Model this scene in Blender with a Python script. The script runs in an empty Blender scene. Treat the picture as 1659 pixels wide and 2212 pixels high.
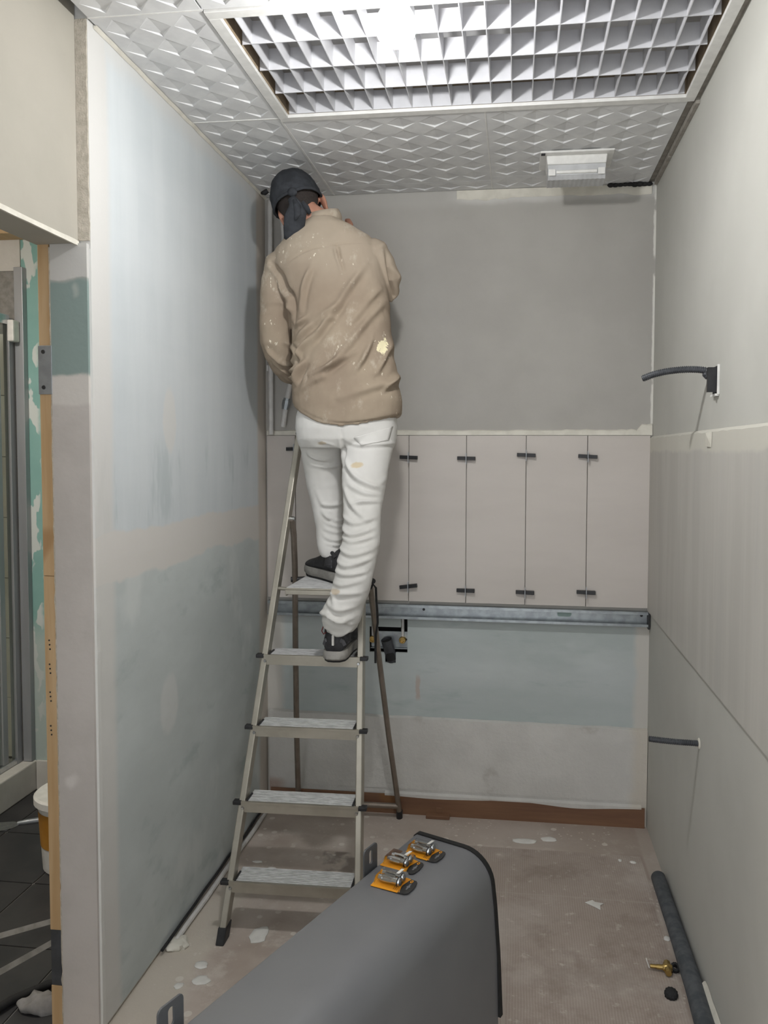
import bpy, bmesh, math, random
import numpy as np
from mathutils import Vector, Matrix, noise
from mathutils.bvhtree import BVHTree

random.seed(7)
SC = bpy.context.scene
COL = SC.collection

# ------------------------------------------------------------------ camera
CAM = Vector((1.0256, -3.1393, 1.4732))
YAW, PITCH, ROLL = 0.1249, -0.0468, 0.0030
FPX, SHX, SHY = 1700.0, 74.5, -49.6            # focal length and optical-centre offset in pixels of 1659x2212
_f = Vector((-math.sin(YAW)*math.cos(PITCH), math.cos(YAW)*math.cos(PITCH), math.sin(PITCH)))
_r0 = Vector((math.cos(YAW), math.sin(YAW), 0)); _u0 = _r0.cross(_f)
_r = math.cos(ROLL)*_r0 + math.sin(ROLL)*_u0
_u = -math.sin(ROLL)*_r0 + math.cos(ROLL)*_u0
cd = bpy.data.cameras.new('camera'); cam = bpy.data.objects.new('camera', cd); COL.objects.link(cam)
cd.sensor_fit = 'VERTICAL'; cd.sensor_height = 36.0; cd.sensor_width = 27.0
cd.lens = 36.0*FPX/2212.0
cd.shift_x = -SHX/2212.0; cd.shift_y = SHY/2212.0
cd.clip_start = 0.02
cam.matrix_world = Matrix(((_r.x, _u.x, -_f.x, CAM.x), (_r.y, _u.y, -_f.y, CAM.y), (_r.z, _u.z, -_f.z, CAM.z), (0, 0, 0, 1)))
SC.camera = cam

# ------------------------------------------------------------------ world, exposure
wd = bpy.data.worlds.new('world'); SC.world = wd; wd.use_nodes = True
bg = wd.node_tree.nodes['Background']; bg.inputs[0].default_value = (0.93, 0.96, 1.0, 1); bg.inputs[1].default_value = 0.58
SC.view_settings.view_transform = 'Standard'; SC.view_settings.look = 'None'
SC.view_settings.exposure = 1.95; SC.view_settings.gamma = 1.0; SC.view_settings.use_curve_mapping = False
BULB_WATTS = 33.0

# measured points: a photograph pixel turned into a point on a known plane of the room
def ray(px, py): return _f*FPX + _r*(px-829.5-SHX) - _u*(py-1106-SHY)
def onx(px, py, x): d = ray(px, py); return CAM + d*((x-CAM.x)/d.x)
def ony(px, py, y): d = ray(px, py); return CAM + d*((y-CAM.y)/d.y)
def onz(px, py, z): d = ray(px, py); return CAM + d*((z-CAM.z)/d.z)
def ppm(y): return FPX/((y-CAM.y)*0.9915)        # pixels per metre near depth y

# ------------------------------------------------------------------ materials
def lin(c):
    if isinstance(c, str):
        c = [int(c[i:i+2], 16)/255 for i in (0, 2, 4)]
    return tuple(((v/12.92) if v <= .04045 else ((v+.055)/1.055)**2.4) for v in c)+(1,)
class NT:
    def __init__(s, name):
        s.m = bpy.data.materials.new(name); s.m.use_nodes = True; s.t = s.m.node_tree; s.n = s.t.nodes
        s.b = s.n['Principled BSDF']
        s.pos = s.n.new('ShaderNodeNewGeometry').outputs['Position']
        sp = s.n.new('ShaderNodeSeparateXYZ'); s.L(s.pos, sp.inputs[0]); s.x, s.y, s.z = sp.outputs
    def L(s, a, b): s.t.links.new(a, b)
    def put(s, v, sock):
        if hasattr(v, 'is_output'): s.L(v, sock)
        else: sock.default_value = v
    def math(s, op, a, b=0.0, c=None, clamp=False):
        n = s.n.new('ShaderNodeMath'); n.operation = op; n.use_clamp = clamp
        s.put(a, n.inputs[0]); s.put(b, n.inputs[1])
        if c is not None: s.put(c, n.inputs[2])
        return n.outputs[0]
    def noise(s, scale, detail=4, rough=.55, stretch=None, off=(0, 0, 0), vec=None, dist=0.0):
        v = vec or s.pos
        if stretch or any(off):
            mp = s.n.new('ShaderNodeMapping'); s.L(v, mp.inputs[0]); mp.inputs['Location'].default_value = off
            mp.inputs['Scale'].default_value = stretch or (1, 1, 1); v = mp.outputs[0]
        n = s.n.new('ShaderNodeTexNoise'); s.L(v, n.inputs['Vector']); n.inputs['Scale'].default_value = scale
        n.inputs['Detail'].default_value = detail; n.inputs['Roughness'].default_value = rough; n.inputs['Distortion'].default_value = dist
        return n.outputs['Fac']
    def voronoi(s, scale, feature='F1', off=(0, 0, 0)):
        mp = s.n.new('ShaderNodeMapping'); s.L(s.pos, mp.inputs[0]); mp.inputs['Location'].default_value = off
        n = s.n.new('ShaderNodeTexVoronoi'); n.feature = feature; s.L(mp.outputs[0], n.inputs['Vector']); n.inputs['Scale'].default_value = scale
        return n.outputs['Distance']
    def step(s, v, lo, hi):
        n = s.n.new('ShaderNodeMapRange'); n.interpolation_type = 'SMOOTHSTEP'; s.put(v, n.inputs[0])
        n.inputs[1].default_value = lo; n.inputs[2].default_value = hi; n.inputs[3].default_value = 0; n.inputs[4].default_value = 1
        return n.outputs[0]
    def band(s, v, a, b, soft):
        return s.math('MULTIPLY', s.step(v, a-soft, a+soft), s.math('SUBTRACT', 1.0, s.step(v, b-soft, b+soft)))
    def wob(s, v, amp, scale, **k):
        return s.math('ADD', v, s.math('MULTIPLY', s.math('SUBTRACT', s.noise(scale, **k), .5), amp))
    def mul(s, *a):
        r = a[0]
        for q in a[1:]: r = s.math('MULTIPLY', r, q)
        return r
    def mix(s, f, a, b):
        n = s.n.new('ShaderNodeMix'); n.data_type = 'RGBA'; s.put(f, n.inputs[0])
        s.put(lin(a) if not hasattr(a, 'is_output') else a, n.inputs[6]); s.put(lin(b) if not hasattr(b, 'is_output') else b, n.inputs[7])
        return n.outputs[2]
    def out(s, col, rough=.7, metal=0.0, bump=None, bstr=.3, bdist=.003, spec=.5):
        s.put(lin(col) if not hasattr(col, 'is_output') else col, s.b.inputs['Base Color'])
        s.put(rough, s.b.inputs['Roughness']); s.put(metal, s.b.inputs['Metallic']); s.b.inputs['Specular IOR Level'].default_value = spec
        if bump is not None:
            n = s.n.new('ShaderNodeBump'); n.inputs['Strength'].default_value = bstr; n.inputs['Distance'].default_value = bdist
            s.L(bump, n.inputs['Height']); s.L(n.outputs[0], s.b.inputs['Normal'])
        return s.m
def simple(name, c1, c2=None, scale=20, rough=.6, metal=0.0, bstr=.0, bscale=None, spec=.5, stretch=None, lo=.35, hi=.65):
    t = NT(name); c2 = c2 or c1
    f = t.step(t.noise(scale, stretch=stretch), lo, hi)
    b = t.noise(bscale or scale*4, stretch=stretch) if bstr > 0 else None
    return t.out(t.mix(f, c1, c2), rough, metal, b, bstr, .003, spec)

# walls -----------------------------------------------------------------
def m_wall_left():
    t = NT('skimmed_blue_plasterboard')
    n1 = t.noise(1.6, 4, .6, (1, .5, 2.0)); n2 = t.noise(4.5, 5, .6, (1, 2.5, .28), (3, 1, 2))
    hi = t.mix(t.step(n1, .3, .75), 'c2c8ca', 'cacfd1')
    hi = t.mix(t.mul(t.step(n2, .36, .78), .45), hi, 'd3d7d8')
    st = t.mul(t.step(t.noise(5.5, 4, .6, (1, 2.2, .45), (7, 2, 5)), .54, .66), t.band(t.wob(t.z, .1, 5), 1.25, 1.48, .06))
    hi = t.mix(t.mul(st, .38), hi, 'a3afb0')
    lo = t.mix(t.step(t.noise(2.4, 5, .6, (1, .8, 1.6), (4, 1, 2)), .35, .7), 'b6bcba', 'c2c8c6')
    dk = t.step(t.noise(3.6, 4, .6, (1, 1.1, 2.2), (2, 6, 3)), .55, .7)
    lo = t.mix(t.mul(dk, .45), lo, '98a4a2')
    lo = t.mix(t.mul(t.step(t.noise(2.2, 4, .55, (1, 1.4, .9), (5, 8, 1)), .56, .66), .55), lo, 'cfd2cf')
    c = t.mix(t.step(t.wob(t.z, .03, 6), 1.19, 1.20), lo, hi)
    zz = t.wob(t.z, .085, 4.5, detail=4)
    band = t.mul(t.band(zz, 1.135, 1.262, .007), .92)
    front = t.mul(t.band(t.wob(t.y, .04, 3, stretch=(1, 1, .4)), -1.4, -1.24, .018), .7)
    back = t.mul(t.step(t.wob(t.y, .05, 3, stretch=(1, 1, .5)), -.125, -.085), .9)
    top = t.mul(t.step(t.wob(t.z, .08, 5), 2.42, 2.48), .5)
    c = t.mix(t.math('MAXIMUM', band, t.math('MAXIMUM', front, top)), c, 'cfcbc5')
    c = t.mix(back, c, 'c2b9ae')
    for (y, z, sy, sz, k) in ((-.905, 1.565, 22, 10, .8), (-.93, .72, 16, 11, .5)):
        q = t.math('ADD', t.math('POWER', t.math('MULTIPLY', t.math('SUBTRACT', t.wob(t.y, .02, 14), y), sy), 2.0), t.math('POWER', t.math('MULTIPLY', t.math('SUBTRACT', t.wob(t.z, .03, 14), z), sz), 2.0))
        c = t.mix(t.mul(t.math('SUBTRACT', 1.0, t.step(q, .6, 1.2)), k), c, 'd2d1cd')
    return t.out(c, .75, 0, t.noise(35, 4, .6), .12, .004, .3)
def m_wall_back():
    t = NT('back_wall_paint_and_green_board')
    up = t.mix(t.step(t.noise(2.2, 5, .6), .35, .65), 'a6a39d', 'aeaba5')
    edge = t.step(t.wob(t.z, .05, 5), 2.44, 2.465); edge = t.mul(edge, t.step(t.wob(t.x, .1, 4), .72, .82))
    up = t.mix(edge, up, 'd3d2cd')
    edge2 = t.step(t.wob(t.z, .03, 6), 2.42, 2.46); up = t.mix(t.mul(edge2, .5), up, 'b7b5b0')
    cr = t.mul(t.step(t.wob(t.x, .014, 18), 1.533, 1.538), t.step(t.noise(9, 3), .42, .5)); up = t.mix(cr, up, 'd8d6cf')
    gn = t.mix(t.step(t.noise(3, 5, .6, (.5, 1, 1.5)), .35, .7), 'adb5b3', 'b9bfbe')
    gn = t.mix(t.mul(t.step(t.noise(4, 5, .65, (.6, 1, 2.4), (4, 4, 4)), .55, .7), .5), gn, '97a4a2')
    gn = t.mix(t.mul(t.step(t.noise(2.3, 4, .6, (.7, 1, 1.7), (9, 2, 1)), .5, .7), .8), gn, 'c1c7c6')
    scr = t.mul(t.band(t.wob(t.x, .02, 30), .622, .64, .004), t.band(t.wob(t.z, .03, 20), .47, .56, .012)); gn = t.mix(scr, gn, 'b3a8a0')
    sides = t.math('MAXIMUM', t.math('SUBTRACT', 1.0, t.step(t.wob(t.x, .05, 6), .05, .085)), t.step(t.wob(t.x, .05, 6), 1.475, 1.505))
    gn = t.mix(sides, gn, 'c5c2bb')
    c = t.mix(t.step(t.z, .79, .80), gn, up)
    return t.out(c, .8, 0, t.noise(30, 4, .6), .15, .004, .3)
def m_plinth():
    t = NT('rough_white_plaster')
    c = t.mix(t.step(t.noise(4, 5, .6), .35, .7), 'c6c4bf', 'd2d0cb')
    c = t.mix(t.mul(t.step(t.noise(9, 4), .62, .75), .6), c, 'aeaaa2')
    side = t.step(t.wob(t.x, .06, 8), 1.46, 1.51); c = t.mix(t.mul(side, .55), c, 'c9bfae')
    pk = t.mul(t.math('SUBTRACT', 1.0, t.step(t.wob(t.z, .03, 8), .10, .13)), t.math('SUBTRACT', 1.0, t.step(t.x, .04, .1))); c = t.mix(t.mul(pk, .6), c, 'a0816d')
    return t.out(c, .85, 0, t.noise(45, 6, .7), .5, .006, .2)
def m_wall_right():
    t = NT('warm_grey_right_wall')
    c = t.mix(t.step(t.noise(1.8, 4, .6), .35, .65), 'bab9b2', 'c1c0b9')
    return t.out(c, .7, 0, t.noise(40, 4), .06, .003, .3)
def m_panel_right():
    t = NT('streaky_panel')
    c = t.mix(t.step(t.noise(6, 4, .6, (1, 2.2, .18)), .35, .7), 'b9b6af', 'c1beb7')
    c = t.mix(t.mul(t.step(t.noise(3, 4, .6, (1, 2, .25), (6, 3, 3)), .5, .8), .35), c, 'b0afac')
    top = t.step(t.wob(t.z, .03, 12, detail=5), 1.47, 1.485); c = t.mix(t.mul(top, .7), c, 'cfccc0')
    return t.out(c, .6, 0, t.noise(30, 4), .08, .003, .35)
def m_header():
    t = NT('beige_header_board')
    c = t.mix(t.step(t.noise(2, 5, .6), .3, .7), 'a19d92', 'aaa59a')
    return t.out(c, .8, 0, t.noise(25, 5), .15, .004, .2)
def m_jamb():
    t = NT('jamb_plasterboard')
    c = t.mix(t.step(t.noise(5, 5, .6), .35, .7), 'b0aaa5', 'b9b3ae')
    zz = t.wob(t.z, .03, 12)
    c = t.mix(t.band(zz, 1.655, 1.885, .008), c, '84938f')
    c = t.mix(t.mul(t.band(zz, 1.585, 1.655, .006), .9), c, 'c6c1bb')
    c = t.mix(t.step(zz, 1.885, 1.89), c, 'bdbbb7')
    p = t.step(t.noise(5, 3, .5, (1, 1, 1), (2, 2, 9)), .66, .72); c = t.mix(t.mul(p, .6), c, 'd0cbc6')
    return t.out(c, .85, 0, t.noise(50, 5), .2, .003, .2)
def m_floor():
    t = NT('dusty_floor')
    n = t.noise(3, 6, .65); n2 = t.noise(9, 6, .7, None, (3, 3, 3)); n3 = t.noise(1.3, 4, .6, None, (1, 5, 2))
    c = t.mix(t.step(n, .3, .7), 'b0a398', 'c2b7ad')
    c = t.mix(t.mul(t.step(n2, .5, .72), .55), c, 'c6beb6')
    c = t.mix(t.mul(t.step(n3, .45, .62), .65), c, '8d7d71')
    c = t.mix(t.mul(t.step(t.noise(6, 6, .7, None, (2, 9, 4)), .52, .66), .5), c, 'd0c9bf')
    # old adhesive field with comb lines at the right
    fx = t.math('MULTIPLY', t.step(t.wob(t.x, .02, 6), .66, .70), t.math('SUBTRACT', 1.0, t.step(t.wob(t.x, .012, 6), 1.478, 1.49)))
    fy = t.math('SUBTRACT', 1.0, t.step(t.wob(t.y, .012, 6), -.255, -.245)); fld = t.mul(fx, fy)
    wv = t.math('SINE', t.math('MULTIPLY', t.wob(t.x, .006, 12), 820.0)); wv = t.step(wv, -.6, .8)
    comb = t.mix(t.mul(wv, .4), 'a2958b', 'b8aca2')
    comb = t.mix(t.mul(t.step(t.noise(5.5, 6, .7, None, (1, 2, 7)), .48, .66), .5), comb, '87796f')
    comb = t.mix(t.mul(t.step(t.noise(2.1, 6, .65, None, (8, 2, 2)), .42, .72), .75), comb, 'cac2b9')
    comb = t.mix(t.mul(t.step(t.noise(22, 6, .75, None, (8, 2, 2)), .56, .7), .6), comb, 'cfc7be')
    c = t.mix(fld, c, comb)
    # plaster-smeared border along the walls
    lb = t.math('SUBTRACT', 1.0, t.step(t.wob(t.x, .07, 7), .11, .16)); lb = t.mul(lb, t.math('SUBTRACT', 1.0, t.step(t.y, -.75, -.5)))
    c = t.mix(t.mul(lb, .85), c, 'c2baad')
    rb = t.step(t.wob(t.x, .012, 6), 1.487, 1.5); c = t.mix(t.mul(rb, .7), c, 'b5aba1')
    bb = t.mul(t.band(t.wob(t.y, .05, 7), -.24, -.02, .012), .5); c = t.mix(bb, c, 'ab9f94')
    lines = t.math('MAXIMUM', t.band(t.wob(t.y, .01, 5), -.553, -.547, .003), t.mul(t.band(t.wob(t.x, .01, 5), .998, 1.004, .003), t.math('SUBTRACT', 1, t.step(t.y, -.5, -.45))))
    c = t.mix(t.mul(lines, .5, fld), c, 'b3a9a0')
    # dark mark and white splashes
    dk = t.mul(t.band(t.wob(t.x, .01, 20), .33, .49, .006), t.band(t.wob(t.y, .01, 20), -.52, -.36, .006)); c = t.mix(t.mul(dk, t.step(t.noise(14, 4), .4, .6), .6), c, '5f5550')
    v = t.voronoi(16, off=(.3, .2, 0)); sp = t.mul(t.math('SUBTRACT', 1.0, t.step(v, .16, .20)), t.step(t.noise(3.2, 3), .47, .55)); c = t.mix(t.mul(sp, .8, t.math('SUBTRACT', 1.0, t.math('MULTIPLY', fld, .97))), c, 'd2ccc2')
    v2 = t.voronoi(45, off=(1.3, .7, 0)); sp2 = t.mul(t.math('SUBTRACT', 1.0, t.step(v2, .15, .22)), t.step(t.noise(5, 3, .5, None, (4, 4, 1)), .5, .6)); c = t.mix(t.mul(sp2, .7, t.math('SUBTRACT', 1.0, t.math('MULTIPLY', fld, .85))), c, 'cdc6bc')
    return t.out(c, .85, 0, t.noise(40, 6, .7), .4, .004, .25)
def m_wood(name, a, b, axis='z'):
    t = NT(name); st = {'z': (30, 30, 2), 'y': (30, 2, 30), 'x': (2, 30, 30)}[axis]
    c = t.mix(t.step(t.noise(1.0, 5, .6, st), .3, .7), a, b)
    k = t.noise(3, 2); c = t.mix(t.mul(t.step(k, .68, .75), .5), c, '8a6238')
    return t.out(c, .6, 0, t.noise(2.0, 4, .6, st), .1, .002, .3)
def m_tile():
    t = NT('matt_grey_tile')
    c = t.mix(t.step(t.noise(2.5, 6, .6, (.6, 1, 2)), .3, .7), 'c1bab3', 'c8c1ba')
    c = t.mix(t.mul(t.step(t.noise(1.4, 4), .55, .7), .35), c, 'bbb1a8')
    return t.out(c, .5, 0, t.noise(60, 3), .04, .002, .4)
def m_shirt():
    t = NT('tan_cotton')
    c = t.mix(t.step(t.noise(5, 5, .6), .3, .7), '918272', '9f917f')
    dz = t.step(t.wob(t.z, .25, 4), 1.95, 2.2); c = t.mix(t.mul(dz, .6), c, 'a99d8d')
    du = t.mul(t.step(t.noise(11, 6, .7, (1, 1, .6), (2, 7, 3)), .56, .7), .45); c = t.mix(du, c, 'c8beae')
    sp = t.mul(t.step(t.noise(60, 3, .6, (1, 1, .6), (1, 1, 8)), .64, .68), t.step(t.noise(4.2, 2, .5, None, (6, 1, 2)), .52, .58)); c = t.mix(t.mul(sp, .9), c, 'ded6c4')
    e = ony(828, 752, -.5); q = t.math('ADD', t.math('POWER', t.math('MULTIPLY', t.math('SUBTRACT', t.wob(t.x, .05, 70), e.x), 80.0), 2.0), t.math('POWER', t.math('MULTIPLY', t.math('SUBTRACT', t.wob(t.z, .05, 30), e.z), 32.0), 2.0))
    c = t.mix(t.math('SUBTRACT', 1.0, t.step(q, .5, .9)), c, 'e6dcb8')
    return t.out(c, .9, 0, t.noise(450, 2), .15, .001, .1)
def m_trousers():
    t = NT('white_cotton')
    c = t.mix(t.step(t.noise(6, 4), .3, .7), 'cac8c3', 'd3d1cd')
    for (px, py, sx, sz, k) in ((783, 1004, 50, 110, 'c9b58f'), (755, 1254, 60, 110, 'bfae95'), (707, 958, 60, 200, 'b5a58c')):
        e = ony(px, py, -.5)
        q = t.math('ADD', t.math('POWER', t.math('MULTIPLY', t.math('SUBTRACT', t.wob(t.x, .03, 30), e.x), sx), 2.0), t.math('POWER', t.math('MULTIPLY', t.math('SUBTRACT', t.wob(t.z, .02, 30), e.z), sz), 2.0))
        c = t.mix(t.mul(t.math('SUBTRACT', 1.0, t.step(q, .4, 1.4)), .75), c, k)
    return t.out(c, .9, 0, t.noise(400, 2), .1, .001, .1)
def m_glass(name, tint='f2f6f5', rough=.02, alpha=None, ior=1.3):
    t = NT(name); t.b.inputs['Transmission Weight'].default_value = 1.0; t.b.inputs['IOR'].default_value = ior
    return t.out(tint, rough)
def m_emit(name, col, strength):
    t = NT(name); t.b.inputs['Emission Color'].default_value = lin(col); t.b.inputs['Emission Strength'].default_value = strength
    return t.out(col, .4)

M = dict(
    wall_left=m_wall_left(), wall_back=m_wall_back(), plinth=m_plinth(), wall_right=m_wall_right(), panel=m_panel_right(),
    header=m_header(), jamb=m_jamb(), floor=m_floor(), tile=m_tile(), shirt=m_shirt(), trousers=m_trousers(),
    stud=m_wood('pine_stud', 'b1926a', 'c3a783'), plywood=m_wood('plywood', 'bfa27a', 'cdb48f', 'y'),
    baseboard=m_wood('brown_baseboard', '6f5140', '806049', 'x'),
    white=simple('white_plastic', 'e4e3df', 'dad9d5', 30, .4), ceil=simple('white_foam_panel', 'dddddc', 'd2d2d2', 14, .8, bstr=.05, spec=.2),
    louvre=simple('white_louvre_plastic', 'cdcdd0', 'c6c6c9', 20, .4), cavity=simple('white_reflector', 'e2e2e2', 'd4d4d4', 8, .5),
    brown_gap=simple('dusty_brown_gap', '8a857d', '9a958c', 40, .9, bstr=.4), dark=simple('dark_void', '1a1a1a', '232323', 20, .9),
    raw=simple('raw_board_edge', 'aba497', 'bdb5a8', 60, .95, bstr=.6), skim=simple('cream_skim', 'd9d5c9', 'cdc9bd', 18, .85, bstr=.3),
    alu=simple('dusty_aluminium', 'a39e92', 'aea99d', 12, .42, .65),
    alu_brown=simple('brown_anodised_tube', '80756a', '8d8277', 20, .4, .55),
    tread=simple('plaster_dusted_tread', 'b4b4b4', 'd6d6d6', 30, .75, .0, bstr=.15, stretch=(1, 5, 1)),
    galv=simple('galvanised_steel', '93989b', 'a6acae', 30, .38, .8, bstr=.03), steel=simple('bright_steel', 'b9bcbf', 'c9ccce', 50, .22, .95),
    hinge=simple('grey_steel_plate', '8f9397', '9a9ea2', 40, .45, .6),
    black=simple('black_plastic', '1d1d1f', '28282a', 40, .5), rubber=simple('black_rubber', '19191a', '222223', 60, .8, bstr=.2),
    grey_pipe=simple('black_corrugated_plastic', '3a3c40', '44464a', 30, .4), foam=simple('dark_grey_foam', '45494d', '585b5e', 30, .85, bstr=.3),
    casing=simple('grey_powder_coat', '717275', '767779', 3, .42, .15, bstr=.03, bscale=300),
    gasket=simple('black_gasket', '121212', '191919', 60, .7), brass=simple('brass', 'a78c52', 'b89c62', 30, .3, .9),
    orange=simple('orange_card', 'e39a1f', 'dd9218', 10, .45), cardblack=simple('black_card', '232323', '2b2b2b', 20, .45),
    paper=simple('white_paper', 'dedcd6', 'd2d0ca', 20, .8), blister=m_glass('clear_blister', 'fbfbfa', .08, ior=1.08), glass=m_glass('shower_glass', 'dfe8e6', .03, ior=1.02),
    skin=simple('skin', 'b07e68', 'bb8a74', 20, .55, bstr=.05), hair=simple('dark_hair', '2c2623', '3a322e', 200, .8, bstr=.5), lip=simple('lip', '9a5f55', '9f6559', 30, .5), eyewhite=simple('eye_white', 'e6e2dc', 'e6e2dc', 9, .3),
    bandana=simple('charcoal_cloth', '323437', '3e4044', 30, .9, bstr=.2, bscale=300, spec=.15),
    shoe=simple('black_shoe_fabric', '242426', '313133', 60, .7, bstr=.2), sole=simple('grey_sole', '8d8a85', '9a9791', 40, .8, bstr=.2), shoe_grey=simple('shoe_trim', '56565a', '4e4e52', 60, .6),
    lace_red=simple('dark_red_loop', '6a2a28', '6a2a28', 9, .8), reflect=simple('reflective_tape', 'd2d0cb', 'c4c2bd', 60, .4),
    white_pipe=simple('white_painted_pipe', 'cfcdc9', 'c4c2be', 30, .45), bath_tile=simple('off_white_wall_tile', 'd6d2c8', 'dcd8cf', 6, .3),
    black_tile=simple('black_floor_tile', '2f2f31', '3c3b3c', 6, .5, bstr=.1), grout=simple('pale_grout', '8f8d89', '7c7a76', 30, .9),
    bucket_label=simple('amber_label', 'b07a2a', 'c08a38', 14, .5), tray=simple('white_tray', 'd3d1cb', 'c9c7c1', 10, .5),
    alu_profile=simple('shower_aluminium', '9a9da1', 'a9acb0', 12, .4, .35, stretch=(1, 1, .1)), bag=simple('grey_rag', '8e8c8a', '7a7876', 20, .9, bstr=.4),
    lamp_diff=m_glass('clear_ribbed_lens', 'eeeeee', .25, ior=1.2), wedge_clip=simple('clear_grey_clip', 'a9adb2', 'b3b7bb', 30, .4),
)
def m_bath_wall():
    t = NT('green_plasterboard_with_filler')
    c = t.mix(t.step(t.noise(4, 4), .3, .7), '82aba5', '8db4ae')
    v = t.step(t.noise(16, 3, .5, (1, 1, .45), (2, 3, 5)), .53, .56); near = t.math('SUBTRACT', 1.0, t.step(t.wob(t.x, .05, 14), -1.015, -.985))
    c = t.mix(t.mul(v, near), c, 'cdd3d0'); c = t.mix(t.mul(t.math('SUBTRACT', 1.0, t.step(t.wob(t.z, .2, 3), .62, .8)), .7), c, 'c3c8c4')
    return t.out(c, .8, 0, t.noise(30), .1, .003, .2)
M['bath_wall'] = m_bath_wall()

# ------------------------------------------------------------------ builders
def put(name, me, parent=None, loc=None, rot=None):
    o = bpy.data.objects.new(name, me); COL.objects.link(o)
    if loc is not None: o.location = loc
    if rot is not None: o.rotation_euler = rot
    if parent is not None:
        o.parent = parent
        o.matrix_parent_inverse = WM[parent.name].inverted() if parent.name in WM else Matrix()
    WM[o.name] = (WM.get(parent.name, Matrix()) @ o.matrix_parent_inverse if parent is not None else Matrix()) @ Matrix.LocRotScale(o.location, o.rotation_euler, None)
    return o
WM = {}
def tag(o, label=None, cat=None, group=None, kind=None):
    if label: o['label'] = label
    if cat: o['category'] = cat
    if group: o['group'] = group
    if kind: o['kind'] = kind
    return o
def thing(name, label, cat, loc=(0, 0, 0), group=None, rz=0.0):
    o = put(name, None, None, loc, (0, 0, rz)); o.empty_display_size = .05
    return tag(o, label, cat, group)
class B:
    def __init__(s): s.v = []; s.f = []
    def add(s, v, f):
        k = len(s.v); s.v += [tuple(p) for p in v]; s.f += [tuple(i+k for i in q) for q in f]; return s
    def box(s, x0, x1, y0, y1, z0, z1, mat=None):
        v = [Vector((x, y, z)) for z in (z0, z1) for y in (y0, y1) for x in (x0, x1)]
        if mat is not None: v = [mat @ p for p in v]
        return s.add(v, [(0, 2, 3, 1), (4, 5, 7, 6), (0, 1, 5, 4), (2, 6, 7, 3), (0, 4, 6, 2), (1, 3, 7, 5)])
    def loft(s, rings, caps=True, closed=True):
        n = len(rings[0]); v = [p for r in rings for p in r]; f = []
        for i in range(len(rings)-1):
            for j in range(n if closed else n-1):
                a = i*n+j; b = i*n+(j+1) % n; f.append((a, b, b+n, a+n))
        if caps and closed: f.append(tuple(range(n))[::-1]); f.append(tuple(range((len(rings)-1)*n, len(rings)*n)))
        return s.add(v, f)
    def tube(s, path, r, n=10, up=None, caps=True, ry=None):
        path = [Vector(p) for p in path]; N = len(path)
        if not hasattr(r, '__len__'): r = [r]*N
        if ry is None: ry = r
        elif not hasattr(ry, '__len__'): ry = [ry]*N
        rings = []; u = None
        for i, p in enumerate(path):
            t = (path[min(i+1, N-1)]-path[max(i-1, 0)]).normalized()
            if up is not None: u = Vector(up) - t*Vector(up).dot(t)
            elif u is None: u = t.orthogonal()
            else: u = u - t*u.dot(t)
            u.normalize(); w = t.cross(u)
            rings.append([p + u*math.cos(a)*r[i] + w*math.sin(a)*ry[i] for a in [2*math.pi*k/n for k in range(n)]])
        return s.loft(rings, caps)
    def cyl(s, a, b, r0, r1=None, n=16): return s.tube([a, b], [r0, r1 if r1 is not None else r0], n)
    def ell(s, c, rx, ry, rz, n=16, m=10, mat=None):
        rings = []
        for i in range(1, m):
            th = math.pi*i/m
            rings.append([Vector((rx*math.sin(th)*math.cos(2*math.pi*k/n), ry*math.sin(th)*math.sin(2*math.pi*k/n), -rz*math.cos(th))) for k in range(n)])
        v = [p for r in rings for p in r]+[Vector((0, 0, -rz)), Vector((0, 0, rz))]
        f = []
        for i in range(m-2):
            for j in range(n): a = i*n+j; b = i*n+(j+1) % n; f.append((a, b, b+n, a+n))
        k = (m-1)*n
        for j in range(n): f.append((k, (j+1) % n, j)); f.append((k+1, (m-2)*n+j, (m-2)*n+(j+1) % n))
        c = Vector(c); v = [(mat @ p if mat is not None else p)+c for p in v]
        return s.add(v, f)
    def prism(s, poly, fn, d0, d1):
        """poly: list of (a,b); fn(a,b,d) -> point"""
        n = len(poly); v = [fn(a, b, d0) for a, b in poly]+[fn(a, b, d1) for a, b in poly]
        f = [tuple(range(n))[::-1], tuple(range(n, 2*n))]+[(i, (i+1) % n, (i+1) % n+n, i+n) for i in range(n)]
        return s.add(v, f)
    def mesh(s, name, m, smooth=False):
        me = bpy.data.meshes.new(name); me.from_pydata(s.v, [], s.f); me.validate()
        bm = bmesh.new(); bm.from_mesh(me); bmesh.ops.recalc_face_normals(bm, faces=bm.faces); bm.to_mesh(me); bm.free()
        if m is not None: me.materials.append(m if not isinstance(m, str) else M[m])
        if smooth:
            for p in me.polygons: p.use_smooth = True
            if smooth != 'all':
                try: me.set_sharp_from_angle(angle=math.radians(40))
                except Exception: pass
        return me
    def build(s, name, m, parent=None, smooth=False, bevel=0, loc=None, rot=None):
        o = put(name, s.mesh(name, m, smooth), parent, loc, rot)
        if bevel:
            b = o.modifiers.new('bevel', 'BEVEL'); b.width = bevel; b.segments = 2; b.limit_method = 'ANGLE'; b.angle_limit = math.radians(35)
        return o
def box(name, m, x0, x1, y0, y1, z0, z1, parent=None, bevel=0): return B().box(x0, x1, y0, y1, z0, z1).build(name, m, parent, bevel=bevel)
def S(o): o['kind'] = 'structure'; return o

W, H = 1.543, 2.5
YJ = -1.33            # near end of the left wall (doorway jamb)

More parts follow.
